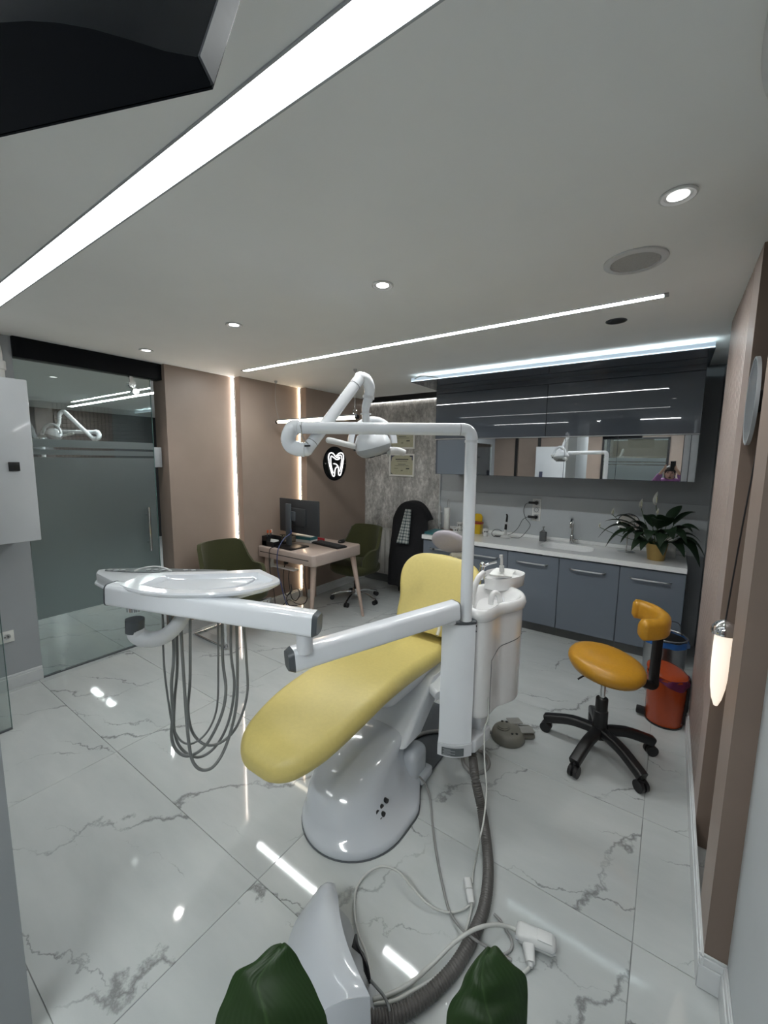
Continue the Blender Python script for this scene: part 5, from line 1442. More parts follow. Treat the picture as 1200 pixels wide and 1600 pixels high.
# service panel seam line
def onbody(x, y, z):
    return V(BC.x + (x - BC.x) * 1.006, BC.y + (y - BC.y) * 1.006, z)
sm = [onbody(-0.655, 1.885, 0.715), onbody(-0.651, 1.945, 0.745), onbody(-0.643, 1.985, 0.757), onbody(-0.618, 2.030, 0.765), onbody(-0.594, 2.090, 0.772), onbody(-0.594, 2.160, 0.775)]
obj('panel_seam', MB().tube(sm, 0.0022, 6, 4).tube([sm[0], V(sm[0].x, sm[0].y, 0.43)], 0.0015, 6, 1), 'seam_grey', t)
ti = 0.0
rings = [bplan(0.922, 1, 0.0, ti * 0.3), bplan(0.93, 1, 0.014, ti * 0.5), bplan(0.955, 1, 0.020, ti), bplan(0.978, 1, 0.012, ti), bplan(0.986, 1, 0.0, ti), bplan(0.982, 1, -0.018, ti), bplan(0.955, 0.90, -0.02, ti), bplan(0.925, 0.75, -0.01), bplan(0.905, 0.45), bplan(0.90, 0.1, 0, 0)]
obj('bowl', MB().loft(rings), 'cuspidor_ceramic', t, 60)
obj('drain_cap', MB().ball((BC.x + 0.01, BC.y - 0.03, 0.912), (0.03, 0.03, 0.012), 14), 'white_plastic', t)
obj('cup_filler', MB().tube([(-0.782, 1.917, 0.933), (-0.785, 1.927, 0.994), (-0.780, 1.942, 1.055), (-0.773, 1.972, 1.096), (-0.760, 2.005, 1.118)], lambda s: 0.018 - 0.004 * s, 12, 6), 'cuspidor_ceramic', t, 60)
obj('bowl_rinse', MB().tube([(-0.717, 2.011, 0.954), (-0.715, 2.012, 0.992), (-0.706, 2.031, 1.012), (-0.692, 2.052, 0.996), (-0.686, 2.069, 0.951)], 0.0145, 12, 6), 'cuspidor_ceramic', t, 60)
obj('foot_plate', MB().prism([(-0.838, 1.722, 0.2455), (-0.708, 1.798, 0.2455), (-0.690, 1.812, 0.2455), (-0.672, 1.965, 0.2455), (-0.820, 2.02, 0.2455)], (0, 0, 0.066), 0.006), 'white_satin', t)
obj('body_support', MB().box((-0.80, 1.90, 0.30), (-0.70, 2.02, 0.44), 0.01), 'white_satin', t)
# assistant tray behind the bowl
AT = [V(p) for p in ((-0.822, 2.184, 1.035), (-0.756, 2.187, 1.035), (-0.692, 2.267, 1.035), (-0.659, 2.373, 1.035), (-0.677, 2.446, 1.035), (-0.759, 2.475, 1.035), (-0.844, 2.429, 1.035), (-0.873, 2.314, 1.035))]
ac = sum(AT, V(0, 0, 0)) / len(AT)
def aplan(z, k):
    P = catmull(AT + AT[:1], 3)[:-1]
    return [V(ac.x + (p.x - ac.x) * k, ac.y + (p.y - ac.y) * k, z) for p in P]
at_ = obj('assistant_tray', MB().loft([aplan(0.965, 0.90), aplan(0.972, 0.97), aplan(1.03, 1.0), aplan(1.036, 0.985), aplan(1.032, 0.95), aplan(1.005, 0.93), aplan(1.004, 0.3)]), 'cuspidor_ceramic', t, 50)
obj('tray_arm', MB().cyl((ac.x - 0.02, ac.y - 0.02, 0.93), (ac.x - 0.02, ac.y - 0.02, 0.97), 0.03, seg=14).bar((ac.x - 0.02, ac.y - 0.02, 0.93), (BC.x, BC.y + 0.10, 0.90), 0.05, 0.04, 0.01), 'white_satin', t)
obj('holder', MB().tube([(-0.836, 2.172, 1.028), (-0.835, 2.172, 1.084), (-0.833, 2.174, 1.106)], 0.012, 10, 4).tube([(-0.833, 2.174, 1.098), (-0.804, 2.194, 1.117), (-0.769, 2.219, 1.129)], 0.0065, 8, 4).ball((-0.833, 2.174, 1.113), 0.016, 12), 'chrome', at_)
obj('suction_grip', MB().cyl((-0.749, 2.256, 1.068), (-0.751, 2.256, 1.102), 0.014, seg=12).cyl((-0.751, 2.256, 1.102), (-0.753, 2.254, 1.147), 0.008, seg=10).cyl((-0.755, 2.252, 1.147), (-0.756, 2.252, 1.165), 0.010, seg=10), 'white_plastic', at_)
cl = tag(obj('cloth', MB().sheet([[V((-0.818, 2.242, 1.045)), V((-0.755, 2.212, 1.055)), V((-0.694, 2.270, 1.045))], [V((-0.822, 2.311, 1.052)), V((-0.760, 2.286, 1.064)), V((-0.703, 2.307, 1.054))], [V((-0.832, 2.405, 1.046)), V((-0.775, 2.402, 1.052)), V((-0.717, 2.401, 1.046))]], 0.010), 'paper_white', None, 60), 'folded white cloth lying on the small tray behind the spittoon bowl', 'cloth')

# ================================================================ OPERATING LAMP
PB = V(-0.745, 1.758, 0.943)
t = thing('dental_lamp', 'white dental lamp on a tall swivel post with folding arm', 'dental lamp', tuple(PB))
pr_ = 0.0272
obj('post', MB().cyl(PB, V(PB.x - 0.004, PB.y - 0.004, 1.775), pr_ * 1.04, pr_, 24), 'white_gloss', t)
obj('collar', MB().cyl((PB.x - 0.004, PB.y - 0.004, 1.772), (PB.x - 0.004, PB.y - 0.004, 1.782), pr_ * 1.1, seg=24), 'white_satin', t)
top = V(PB.x - 0.004, PB.y - 0.004, 1.78)
ud = V(-0.8206, -0.5714, 0)
e1 = top + V(0, 0, 0.03)
ZT = 1.829
el = [top, top + V(0, 0, 0.012), V(top.x, top.y, ZT - 0.018) + ud * 0.006, V(top.x, top.y, ZT - 0.004) + ud * 0.020, V(top.x, top.y, ZT) + ud * 0.040, V(top.x, top.y, ZT) + ud * 0.052]
obj('elbow', MB().tube(el, pr_ * 1.02, 24, 6), 'white_gloss', t, 60)
L0 = V(top.x, top.y, ZT) + ud * 0.052
L1 = V(top.x, top.y, ZT) + ud * 0.785
obj('crossbar', MB().cyl(L0, L1, pr_, seg=24), 'white_gloss', t)
obj('seam_ring', MB().cyl(L0, L0 + ud * 0.002, pr_ * 1.03, seg=24).cyl(L1 - ud * 0.03, L1 - ud * 0.028, pr_ * 1.03, seg=24), 'seam_grey', t)
ub = [L1 - ud * 0.01, L1 + ud * 0.012, V((-1.410, 1.285, 1.809)), V((-1.421, 1.283, 1.778)), V((-1.414, 1.294, 1.747)), V((-1.383, 1.315, 1.733)), V((-1.364, 1.329, 1.731))]
obj('swivel_elbow', MB().tube(ub, 0.0325, 22, 6), 'white_gloss', t, 60)
sa0, sa1 = V((-1.357, 1.334, 1.731)), V((-1.290, 1.636, 2.089))
obj('swing_arm', MB().cyl(sa0, sa1, 0.0275, 0.0275, 22).ball(sa0, 0.0285, 16).ball(sa1, 0.0290, 16), 'white_gloss', t, 50)
obj('joint_cap', MB().tube([sa0.lerp(sa1, 0.09), sa0.lerp(sa1, 0.095)], 0.0286, 20, 1).tube([sa0.lerp(sa1, 0.88), sa0.lerp(sa1, 0.885)], 0.0286, 20, 1), 'seam_grey', t)
obj('joint_slot', MB().bar((-1.339, 1.304, 1.748), (-1.318, 1.318, 1.749), 0.01, 0.008, 0.002), 'black_plastic', t)
dn = [sa1, V((-1.276, 1.658, 2.085)), V((-1.272, 1.685, 2.052)), V((-1.286, 1.700, 2.006)), V((-1.310, 1.707, 1.957)), V((-1.322, 1.724, 1.908)), V((-1.330, 1.742, 1.877))]
obj('drop_arm', MB().tube(dn, lambda s: 0.024 + 0.004 * sin(s * 6), 18, 6), 'white_gloss', t, 60)
obj('drop_ring', MB().cyl((-1.286, 1.700, 2.009), (-1.288, 1.699, 1.996), 0.0300, seg=18).cyl((-1.316, 1.716, 1.926), (-1.316, 1.716, 1.922), 0.0285, seg=18), 'white_satin', t)
HC = V((-1.323, 1.784, 1.770))
vd = V(-0.571, 0.821, 0)
yk = []
for k in range(13):
    a = pi * (k / 12)
    yk.append(HC - ud * (0.118 * cos(a)) + V(0, 0, 0.010 + 0.125 * sin(a)) + vd * 0.03)
obj('yoke', MB().tube(yk, 0.017, 12, 3), 'white_gloss', t, 60)
Mt = Matrix.Translation(HC) @ Matrix.Rotation(radians(-35), 4, 'Z') @ Matrix.Rotation(radians(16), 4, 'X')
obj('head_shell', MB().lathe([(0, 0.085), (0.045, 0.080), (0.080, 0.062), (0.103, 0.030), (0.112, 0.002), (0.110, -0.012), (0, -0.012)], (0, 0, 0), 36, Mt, sx=1.0, sy=0.86), 'white_gloss', t, 50)
obj('head_underside', MB().lathe([(0.109, -0.012), (0.105, -0.030), (0.085, -0.050), (0.072, -0.056), (0, -0.056), (0, -0.012)], (0, 0, 0), 36, Mt, sx=1.0, sy=0.86), 'light_grey_plastic', t, 50)
lens = MB()
for i in range(-2, 3):
    for j in range(-1, 2):
        lens.box((i * 0.026 - 0.011, j * 0.034 - 0.014, -0.061), (i * 0.026 + 0.011, j * 0.034 + 0.014, -0.0555), 0.002, 1, Mt)
obj('lens_grid', lens, 'lamp_grid', t)
obj('status_window', MB().box((-0.030, -0.102, -0.008), (-0.010, -0.088, 0.004), 0.001, 1, Mt), 'black_plastic', t)
obj('handle', MB().tube([(-1.370, 1.702, 1.757), (-1.409, 1.676, 1.768), (-1.453, 1.645, 1.781), (-1.486, 1.622, 1.789)], lambda s: 0.0145 + 0.002 * s, 14, 4).ball((-1.487, 1.621, 1.789), 0.0160, 12), 'white_plastic', t, 60)
obj('handle', MB().tube([(-1.266, 1.848, 1.737), (-1.255, 1.880, 1.742), (-1.237, 1.917, 1.739), (-1.219, 1.942, 1.729)], lambda s: 0.022 - 0.004 * s, 14, 4), 'white_plastic', t, 60)
obj('lamp_cable', MB().tube([(-1.375, 1.309, 1.851), (-1.352, 1.295, 1.827), (-1.347, 1.304, 1.783), (-1.336, 1.324, 1.756)], 0.002, 6, 6), 'cable_grey', t)
# the same lamp stands, turned round, in the neighbouring room behind the glass
tgt = V((-6.873, 2.525, 1.940))
rel0 = sa0 - PB
loc2 = tgt - V(-rel0.x, -rel0.y, rel0.z)
lamp2 = dup(t, loc2, pi, 'white dental lamp in the neighbouring room, seen through the glass door')
obj('pedestal', MB().box((-0.10, -0.10, -loc2.z), (0.10, 0.10, 0.0), 0.02), 'white_satin', lamp2, local=True)

# ================================================================ INSTRUMENT ARM AND TRAY
t = thing('instrument_arm', 'white folding instrument arm carrying the delivery tray and grey hoses', 'dental unit', (-0.80, 1.73, 0.95))
q0, q1 = V((-0.780, 1.711, 0.999)), V((-1.111, 1.006, 0.945))
obj('lower_arm', MB().bar(q0, q1, 0.075, 0.088, 0.018), 'white_gloss', t)
dq = (q1 - q0).normalized()
obj('end_cap', MB().bar(q1, q1 + dq * 0.022, 0.075, 0.088, 0.018, 0.060, 0.070), 'dark_grey_plastic', t)
obj('end_cap', MB().bar(q0 - dq * 0.004, q0, 0.077, 0.090, 0.018), 'seam_grey', t)
obj('shoulder_joint', MB().ball(q0 + dq * 0.004, (0.022, 0.022, 0.038), 16).cyl((q0.x + dq.x * 0.03, q0.y + dq.y * 0.03, 0.943), (q0.x + dq.x * 0.03, q0.y + dq.y * 0.03, q0.z), 0.030, seg=18), 'white_satin', t, 50)
w0, w1 = V((-1.026, 1.040, 1.094)), V((-1.808, 0.691, 1.145))
obj('upper_arm', MB().bar(w0, w1, 0.075, 0.088, 0.018), 'white_gloss', t)
dw = (w1 - w0).normalized()
obj('end_cap', MB().bar(w0, w0 - dw * 0.018, 0.075, 0.088, 0.018, 0.062, 0.072), 'dark_grey_plastic', t)
obj('end_cap', MB().bar(w1, w1 + dw * 0.006, 0.077, 0.090, 0.018), 'dark_grey_plastic', t)
pc = V((-1.072, 1.032, 1.021))
obj('elbow_joint', MB().cyl((pc.x, pc.y, q1.z + 0.03), (pc.x, pc.y, w0.z - 0.03), 0.031, seg=20), 'white_satin', t)
bc = V((-1.738, 0.740, 1.071))
obj('pivot_pin', MB().cyl((bc.x, bc.y, w1.z), (bc.x, bc.y, 1.075), 0.030, seg=20), 'chrome', t)
obj('pivot_collar', MB().cyl((-1.740, 0.738, 1.038), (-1.742, 0.736, 0.984), 0.0355, 0.0345, 22), 'dark_grey_plastic', t)
obj('tray_bracket', MB().tube([(-1.740, 0.738, 0.992), (-1.735, 0.742, 0.967), (-1.714, 0.768, 0.947), (-1.697, 0.817, 0.942), (-1.696, 0.866, 0.959), (-1.702, 0.910, 0.995), (-1.711, 0.941, 1.045)], lambda s: 0.034 - 0.004 * s, 18, 6), 'white_satin', t, 60)
def poly(pts, z0, dz, name, m, bev, parent=t, n=3):
    P = catmull([V(p) for p in pts] + [V(pts[0])], n)[:-1]
    return obj(name, MB().prism([V(p.x, p.y, z0) for p in P], (0, 0, dz), bev), m, parent, 40)
HD = [(-2.113, 0.746, 1.168), (-2.164, 0.792, 1.168), (-2.024, 0.914, 1.168), (-1.825, 1.037, 1.168), (-1.642, 1.135, 1.168), (-1.533, 1.176, 1.168), (-1.443, 1.057, 1.168), (-1.497, 0.928, 1.168), (-1.643, 0.797, 1.168), (-1.835, 0.737, 1.168)]
hd = poly(HD, 1.118, 0.047, 'tray_head', 'white_satin', 0.006)
hc = sum((V(p) for p in HD), V(0, 0, 0)) / len(HD)
lipg = [tuple(hc + (V(p) - hc) * 1.03) for p in HD]
poly(lipg, 1.108, 0.012, 'head_flange', 'white_gloss', 0.004)
hou = [tuple(hc + (V(p) - hc) * 0.62) for p in HD]
poly(hou, 1.060, 0.049, 'head_housing', 'white_satin', 0.01)
DS = [(-2.114, 0.783, 1.166), (-2.132, 0.811, 1.166), (-1.979, 0.936, 1.166), (-1.745, 1.086, 1.166), (-1.672, 1.121, 1.166), (-1.779, 1.011, 1.166), (-1.980, 0.851, 1.166)]
poly(DS, 1.1655, 0.0025, 'control_panel', 'label_grey', 0.0)
bt = MB()
for k, px in enumerate(((-2.099, 0.798, 1.168), (-2.070, 0.814, 1.168), (-2.047, 0.831, 1.168), (-1.961, 0.904, 1.168), (-1.934, 0.925, 1.168), (-1.906, 0.947, 1.168), (-1.822, 1.004, 1.168), (-1.791, 1.024, 1.168))):
    bt.cyl(px, V(px) + V(0, 0, 0.004), 0.011, seg=12)
obj('button', bt, 'light_grey_plastic', hd)
TR = [V((-1.764, 0.696, 1.186)), V((-1.820, 0.801, 1.186)), V((-1.814, 0.887, 1.186)), V((-1.718, 0.976, 1.186)), V((-1.616, 1.068, 1.186)), V((-1.526, 1.171, 1.186)), V((-1.503, 1.182, 1.186)), V((-1.421, 1.161, 1.186)), V((-1.346, 1.144, 1.186)), V((-1.308, 1.125, 1.186)), V((-1.287, 1.090, 1.186)), V((-1.297, 0.978, 1.186)), V((-1.382, 0.856, 1.186)), V((-1.491, 0.769, 1.186)), V((-1.629, 0.707, 1.186))]
tcn = sum(TR, V(0, 0, 0)) / len(TR)
def tplan(z, ins, n=2):
    P = catmull(TR + TR[:1], n)[:-1]
    m_ = len(P)
    out = []
    for i_ in range(m_):
        a_, b_ = P[i_ - 1], P[(i_ + 1) % m_]
        e_ = (b_ - a_).normalized()
        nrm = V(-e_.y, e_.x, 0)
        if nrm.dot(tcn - P[i_]) < 0:
            nrm = -nrm
        q_ = P[i_] + nrm * ins
        out.append(V(q_.x, q_.y, z))
    return out
IN = [V((-1.697, 0.743, 1.187)), V((-1.728, 0.807, 1.187)), V((-1.751, 0.874, 1.187)), V((-1.677, 0.952, 1.187)), V((-1.579, 1.043, 1.187)), V((-1.487, 1.134, 1.187)), V((-1.468, 1.140, 1.187)), V((-1.409, 1.128, 1.187)), V((-1.353, 1.116, 1.187)), V((-1.330, 1.104, 1.187)), V((-1.318, 1.079, 1.187)), V((-1.333, 0.997, 1.187)), V((-1.421, 0.880, 1.187)), V((-1.513, 0.805, 1.187)), V((-1.606, 0.755, 1.187))]
ic = sum(IN, V(0, 0, 0)) / len(IN)
def iplan(z, k, n=2):
    P = catmull(IN + IN[:1], n)[:-1]
    return [V(ic.x + (p.x - ic.x) * k, ic.y + (p.y - ic.y) * k, z) for p in P]
obj('tray', MB().loft([tplan(1.150, 0.040), tplan(1.163, 0.018), tplan(1.172, 0.003), tplan(1.180, 0.0), tplan(1.187, 0.003), iplan(1.187, 1.0), iplan(1.184, 0.992), iplan(1.160, 0.955), iplan(1.156, 0.92), iplan(1.156, 0.3)]), 'white_gloss', t, 40)
# a thin bent rail on the head
obj('tray_rail', MB().tube([(-1.947, 0.837, 1.182), (-1.940, 0.867, 1.189), (-1.917, 0.907, 1.193), (-1.879, 0.934, 1.187), (-1.830, 0.943, 1.178)], 0.0035, 8, 5), 'white_plastic', t)
obj('handpiece_holder', MB().obox((hc.x + 0.10, hc.y + 0.02, 1.04), (0.42, 0.06, 0.03), radians(32), 0.008), 'white_satin', t)
HS = [
 (0.0045, [(-1.790, 0.874, 1.032), (-1.775, 0.860, 0.864), (-1.755, 0.850, 0.756), (-1.737, 0.850, 0.627), (-1.716, 0.853, 0.513), (-1.688, 0.872, 0.443), (-1.654, 0.908, 0.426), (-1.627, 0.963, 0.465), (-1.627, 1.012, 0.554), (-1.653, 1.043, 0.720), (-1.673, 1.065, 1.002)]),
 (0.0068, [(-1.787, 0.900, 1.025), (-1.747, 0.892, 0.890), (-1.731, 0.879, 0.796), (-1.722, 0.860, 0.702), (-1.713, 0.854, 0.573), (-1.712, 0.843, 0.474), (-1.696, 0.854, 0.404), (-1.661, 0.891, 0.372), (-1.627, 0.951, 0.403), (-1.604, 1.015, 0.514), (-1.608, 1.049, 0.628), (-1.652, 1.067, 0.757), (-1.665, 1.083, 0.998)]),
 (0.0062, [(-1.781, 0.929, 1.018), (-1.758, 0.909, 0.760), (-1.743, 0.882, 0.624), (-1.732, 0.866, 0.483), (-1.708, 0.882, 0.390), (-1.657, 0.930, 0.342), (-1.626, 1.000, 0.370), (-1.610, 1.060, 0.471), (-1.612, 1.096, 0.624), (-1.637, 1.102, 0.779), (-1.640, 1.113, 0.995)]),
 (0.0068, [(-1.717, 0.912, 1.037), (-1.687, 0.897, 0.787), (-1.655, 0.883, 0.581), (-1.630, 0.876, 0.435), (-1.616, 0.885, 0.359), (-1.595, 0.912, 0.320), (-1.580, 0.959, 0.318), (-1.580, 1.020, 0.378), (-1.584, 1.079, 0.520), (-1.597, 1.105, 0.694), (-1.611, 1.120, 0.999)]),
 (0.0062, [(-1.700, 0.949, 1.030), (-1.693, 0.929, 0.710), (-1.687, 0.909, 0.570), (-1.664, 0.913, 0.469), (-1.631, 0.948, 0.406), (-1.599, 1.007, 0.394), (-1.581, 1.080, 0.439), (-1.572, 1.136, 0.576), (-1.587, 1.149, 0.743), (-1.604, 1.150, 0.992)])]
for r_, pts in HS:
    obj('hose', MB().tube(pts, r_, 10, 7), 'hose_grey', t, 60)

# ================================================================ ON THE FLOOR
FX, FY = -0.697, 2.365
t = thing('foot_pedal', 'grey round foot pedal with two paddles on the floor', 'foot pedal', (FX, FY, 0))
pk = 0.82
obj('body', MB().lathe([(0, 0.002), (0.118 * pk, 0.002), (0.122 * pk, 0.006), (0.118 * pk, 0.036), (0.108 * pk, 0.054), (0.090 * pk, 0.062), (0, 0.063)], (FX, FY, 0), 36), 'pedal_grey', t, 50)
obj('centre_button', MB().lathe([(0, 0.063), (0.048 * pk, 0.063), (0.048 * pk, 0.068), (0.040 * pk, 0.070), (0.038 * pk, 0.075), (0, 0.076)], (FX - 0.03, FY - 0.005, 0), 26), 'pedal_grey', t)
for dx, dy, rz_ in ((0.005, 0.105, 0.35), (0.092, 0.062, 0.3)):
    obj('paddle', MB().obox((FX + dx, FY + dy, 0.058), (0.085, 0.072, 0.010), rz_ + radians(20), 0.006, rx=radians(-5)), 'pedal_pad', t)
obj('paddle_base', MB().obox((FX + 0.055, FY + 0.075, 0.022), (0.15, 0.11, 0.034), radians(35), 0.015), 'pedal_grey', t)
for dx, dy in ((-0.055, 0.05), (-0.03, 0.06), (0.035, -0.035), (0.058, -0.02)):
    obj('screw_hole', MB().cyl((FX + dx, FY + dy, 0.058), (FX + dx, FY + dy, 0.0645), 0.008, seg=10), 'black_plastic', t)
obj('hose', MB().tube([(FX - 0.085, FY - 0.03, 0.025), (FX - 0.17, FY - 0.09, 0.012), (FX - 0.30, FY - 0.16, 0.0115), (FX - 0.36, FY - 0.22, 0.0235), (FX - 0.43, FY - 0.30, 0.0235), (FX - 0.47, FY - 0.42, 0.0235), (FX - 0.45, FY - 0.56, 0.03)], 0.0112, 10, 6), 'cable_grey', t)
t = thing('coiled_hose', 'loop of grey hose on the floor below the spittoon unit', 'hose', (-0.66, 1.95, 0))
obj('hose', MB().tube([(-0.858, 2.047, 0.012), (-0.813, 1.981, 0.012), (-0.750, 1.957, 0.012), (-0.710, 2.003, 0.012), (-0.708, 2.074, 0.012), (-0.750, 2.125, 0.012), (-0.797, 2.114, 0.030), (-0.812, 2.054, 0.060)], 0.0105, 10, 6), 'cable_grey', t)
obj('end_sleeve', MB().cyl((-0.812, 2.054, 0.060), V((-0.812, 2.054, 0.060)) + V(-0.01, 0.0, 0.05), 0.013, seg=12), 'hose_grey', t)

# corrugated drain hose
path = [V((-0.728, 1.857, 0.233)), V((-0.705, 1.824, 0.193)), V((-0.655, 1.737, 0.172)), V((-0.616, 1.727, 0.050)), V((-0.539, 1.595, 0.026)), V((-0.481, 1.465, 0.024)), V((-0.448, 1.339, 0.024)), V((-0.444, 1.237, 0.024)), V((-0.454, 1.115, 0.024)), V((-0.484, 1.012, 0.024)), V((-0.526, 0.925, 0.024)), V((-0.578, 0.862, 0.024)), V((-0.613, 0.829, 0.030))]
P = catmull(path, 60)
# resample evenly along the length for even ribs
acc = [0.0]
for a, b in zip(P, P[1:]):
    acc.append(acc[-1] + (b - a).length)
step = 0.00175
Q, k = [], 0
for i in range(int(acc[-1] / step)):
    s = i * step
    while acc[k + 1] < s:
        k += 1
    Q.append(P[k].lerp(P[k + 1], (s - acc[k]) / max(acc[k + 1] - acc[k], 1e-9)))
F = frames(Q)
rings = []
for i, p in enumerate(Q):
    r_ = 0.0195 + (0.0030, 0.0030, 0.0018, -0.0022, -0.0024, 0.0010)[i % 6]
    a, b = F[i]
    rings.append([p + a * r_ * cos(2 * pi * j / 14) + b * r_ * sin(2 * pi * j / 14) for j in range(14)])
t = thing('drain_hose', 'thick grey corrugated drain hose curving across the marble floor', 'hose', (-0.45, 1.3, 0))
obj('corrugated_tube', MB().loft(rings), 'corrugated_grey', t, 60)
obj('cuff', MB().cyl(path[0] + V(0, 0, 0.008), path[0] - V(0, 0, 0.01), 0.024, seg=18), 'dark_grey_plastic', t)

# white floor box cover of the unit
t = thing('floor_box', 'white plastic cover of the floor box in front of the chair base', 'cover', (-0.80, 0.86, 0))
def fb(x, y, z):
    return V(x, y, z)
topc = [(-0.918, 1.023, 0.100), (-0.866, 0.981, 0.125), (-0.810, 0.928, 0.140), (-0.739, 0.877, 0.150), (-0.669, 0.840, 0.155), (-0.618, 0.819, 0.155), (-0.594, 0.811, 0.150)]
lefc = [(-0.921, 1.026, 0.095), (-0.975, 0.961, 0.060), (-0.984, 0.885, 0.030), (-0.958, 0.814, 0.010), (-0.905, 0.739, 0.004), (-0.839, 0.692, 0.004), (-0.768, 0.658, 0.004)]
rig = [(-0.913, 1.027, 0.085), (-0.847, 1.020, 0.060), (-0.800, 0.992, 0.030), (-0.722, 0.955, 0.015), (-0.665, 0.925, 0.010), (-0.633, 0.899, 0.008), (-0.612, 0.869, 0.006)]
T_, L_ = catmull(topc, 4), catmull(lefc, 4)
grid = []
for a, b in zip(T_, L_):
    row = []
    for k in range(13):
        s = k / 12
        p = a.lerp(b, s)
        row.append(p + V(0, 0, 1) * (0.055 * sin(pi * s) * min(1, (a - b).length / 0.12)))
    grid.append(row)
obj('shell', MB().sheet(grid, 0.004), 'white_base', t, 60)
front = []
A = [T_[-1], L_[-1]]
top_edge = [grid[-1][k] for k in range(13)]
fg = []
for i in range(6):
    s = i / 5
    row = []
    for k, p in enumerate(top_edge):
        q = V(p.x + 0.055 * s, p.y - 0.06 * s, p.z * (1 - s) + 0.004 * s) if k < 13 else p
        if s == 1 and 3 <= k <= 6:
            q.z = 0.045 - 0.008 * abs(k - 4.5)
        row.append(q)
    fg.append(row)
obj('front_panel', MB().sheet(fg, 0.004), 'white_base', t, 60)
obj('base_plate', MB().prism([V(p.x, p.y, 0.0005) for p in catmull([V(q) for q in rig], 2)] + [V(p.x, p.y, 0.0005) for p in reversed(L_)], (0, 0, 0.004)), 'light_grey_plastic', t)
wr_ = MB()
for k in range(6):
    o_ = 0.006 * k
    wr_.tube([V((-0.779, 0.977, 0.030)) + V(o_ * 0.4, -o_, 0.0), V((-0.727, 0.933, 0.060)) + V(o_ * 0.5 - 0.01, -o_ * 0.3, 0.012), V((-0.683, 0.911, 0.060)) + V(-0.004 * k, 0.002 * k, 0.012), V((-0.660, 0.901, 0.030)) + V(-0.006 * k, 0.003 * k, 0.0)], 0.0055, 6, 5)
obj('wiring', wr_, 'cable_black', t)

# cables on the floor
def cable(label, pts, r_, m='cable_white', n=7, ends=None):
    t = thing('floor_cable', label, 'cable', pts[len(pts) // 2])
    obj('cord', MB().tube(pts, r_, 8, n), m, t, 60)
    for p, q, rad in (ends or ()):
        obj('sleeve', MB().cyl(p, q, rad, rad * 0.8, 10), m, t)
    return t
cable('thin white cable hanging from the spittoon unit down to the small white coupler', [(-0.656, 1.865, 0.529), (-0.647, 1.853, 0.437), (-0.649, 1.814, 0.389), (-0.605, 1.711, 0.306), (-0.563, 1.631, 0.253), (-0.528, 1.521, 0.215), (-0.512, 1.435, 0.191), (-0.549, 1.504, 0.020), (-0.536, 1.439, 0.012), (-0.522, 1.401, 0.012)], 0.0035)
cable('white looped cable running from the coupler into the floor box', [(-0.496, 1.327, 0.010), (-0.519, 1.283, 0.008), (-0.566, 1.244, 0.008), (-0.628, 1.223, 0.020), (-0.697, 1.228, 0.035), (-0.779, 1.250, 0.035), (-0.851, 1.230, 0.030), (-0.887, 1.169, 0.020), (-0.884, 1.107, 0.012), (-0.840, 1.045, 0.012), (-0.781, 0.994, 0.020), (-0.717, 0.956, 0.030), (-0.677, 0.924, 0.025), (-0.666, 0.895, 0.020)], 0.0042)
cable('long grey cable from the chair base running to the large leaf', [(-0.950, 1.714, 0.060), (-0.912, 1.716, 0.030), (-0.858, 1.666, 0.008), (-0.780, 1.547, 0.006), (-0.690, 1.420, 0.006), (-0.615, 1.326, 0.006), (-0.556, 1.261, 0.006), (-0.496, 1.222, 0.020), (-0.436, 1.193, 0.052), (-0.401, 1.211, 0.030), (-0.354, 1.236, 0.006), (-0.312, 1.243, 0.006)], 0.0048, 'cable_grey')
cable('thick white power cord arching over the drain hose to the socket block', [(-0.634, 0.882, 0.012), (-0.598, 0.927, 0.010), (-0.560, 0.982, 0.014), (-0.521, 1.058, 0.030), (-0.478, 1.136, 0.062), (-0.439, 1.209, 0.064), (-0.394, 1.279, 0.045), (-0.350, 1.324, 0.022), (-0.327, 1.332, 0.018)], 0.0065)
cable('second white cord lying beside the thick power cord', [(-0.628, 0.878, 0.007), (-0.581, 0.920, 0.007), (-0.545, 0.976, 0.007), (-0.517, 1.022, 0.007), (-0.491, 1.071, 0.008)], 0.0055)
cable('dark grey cord crossing in front of the floor box', [(-0.672, 0.907, 0.030), (-0.629, 0.893, 0.050), (-0.596, 0.888, 0.050), (-0.571, 0.875, 0.055), (-0.563, 0.870, 0.050)], 0.0045, 'hose_grey')
cable('thin grey cord looping from behind the hose past the socket block', [(-0.412, 1.345, 0.008), (-0.382, 1.335, 0.008), (-0.352, 1.316, 0.008), (-0.330, 1.298, 0.008), (-0.324, 1.273, 0.008), (-0.335, 1.247, 0.008), (-0.360, 1.221, 0.008)], 0.0045, 'cable_grey')
cable('white cord leaving the plug towards the right large leaf', [(-0.258, 1.261, 0.012), (-0.258, 1.249, 0.010), (-0.269, 1.229, 0.008), (-0.295, 1.189, 0.008), (-0.323, 1.149, 0.008)], 0.0055)

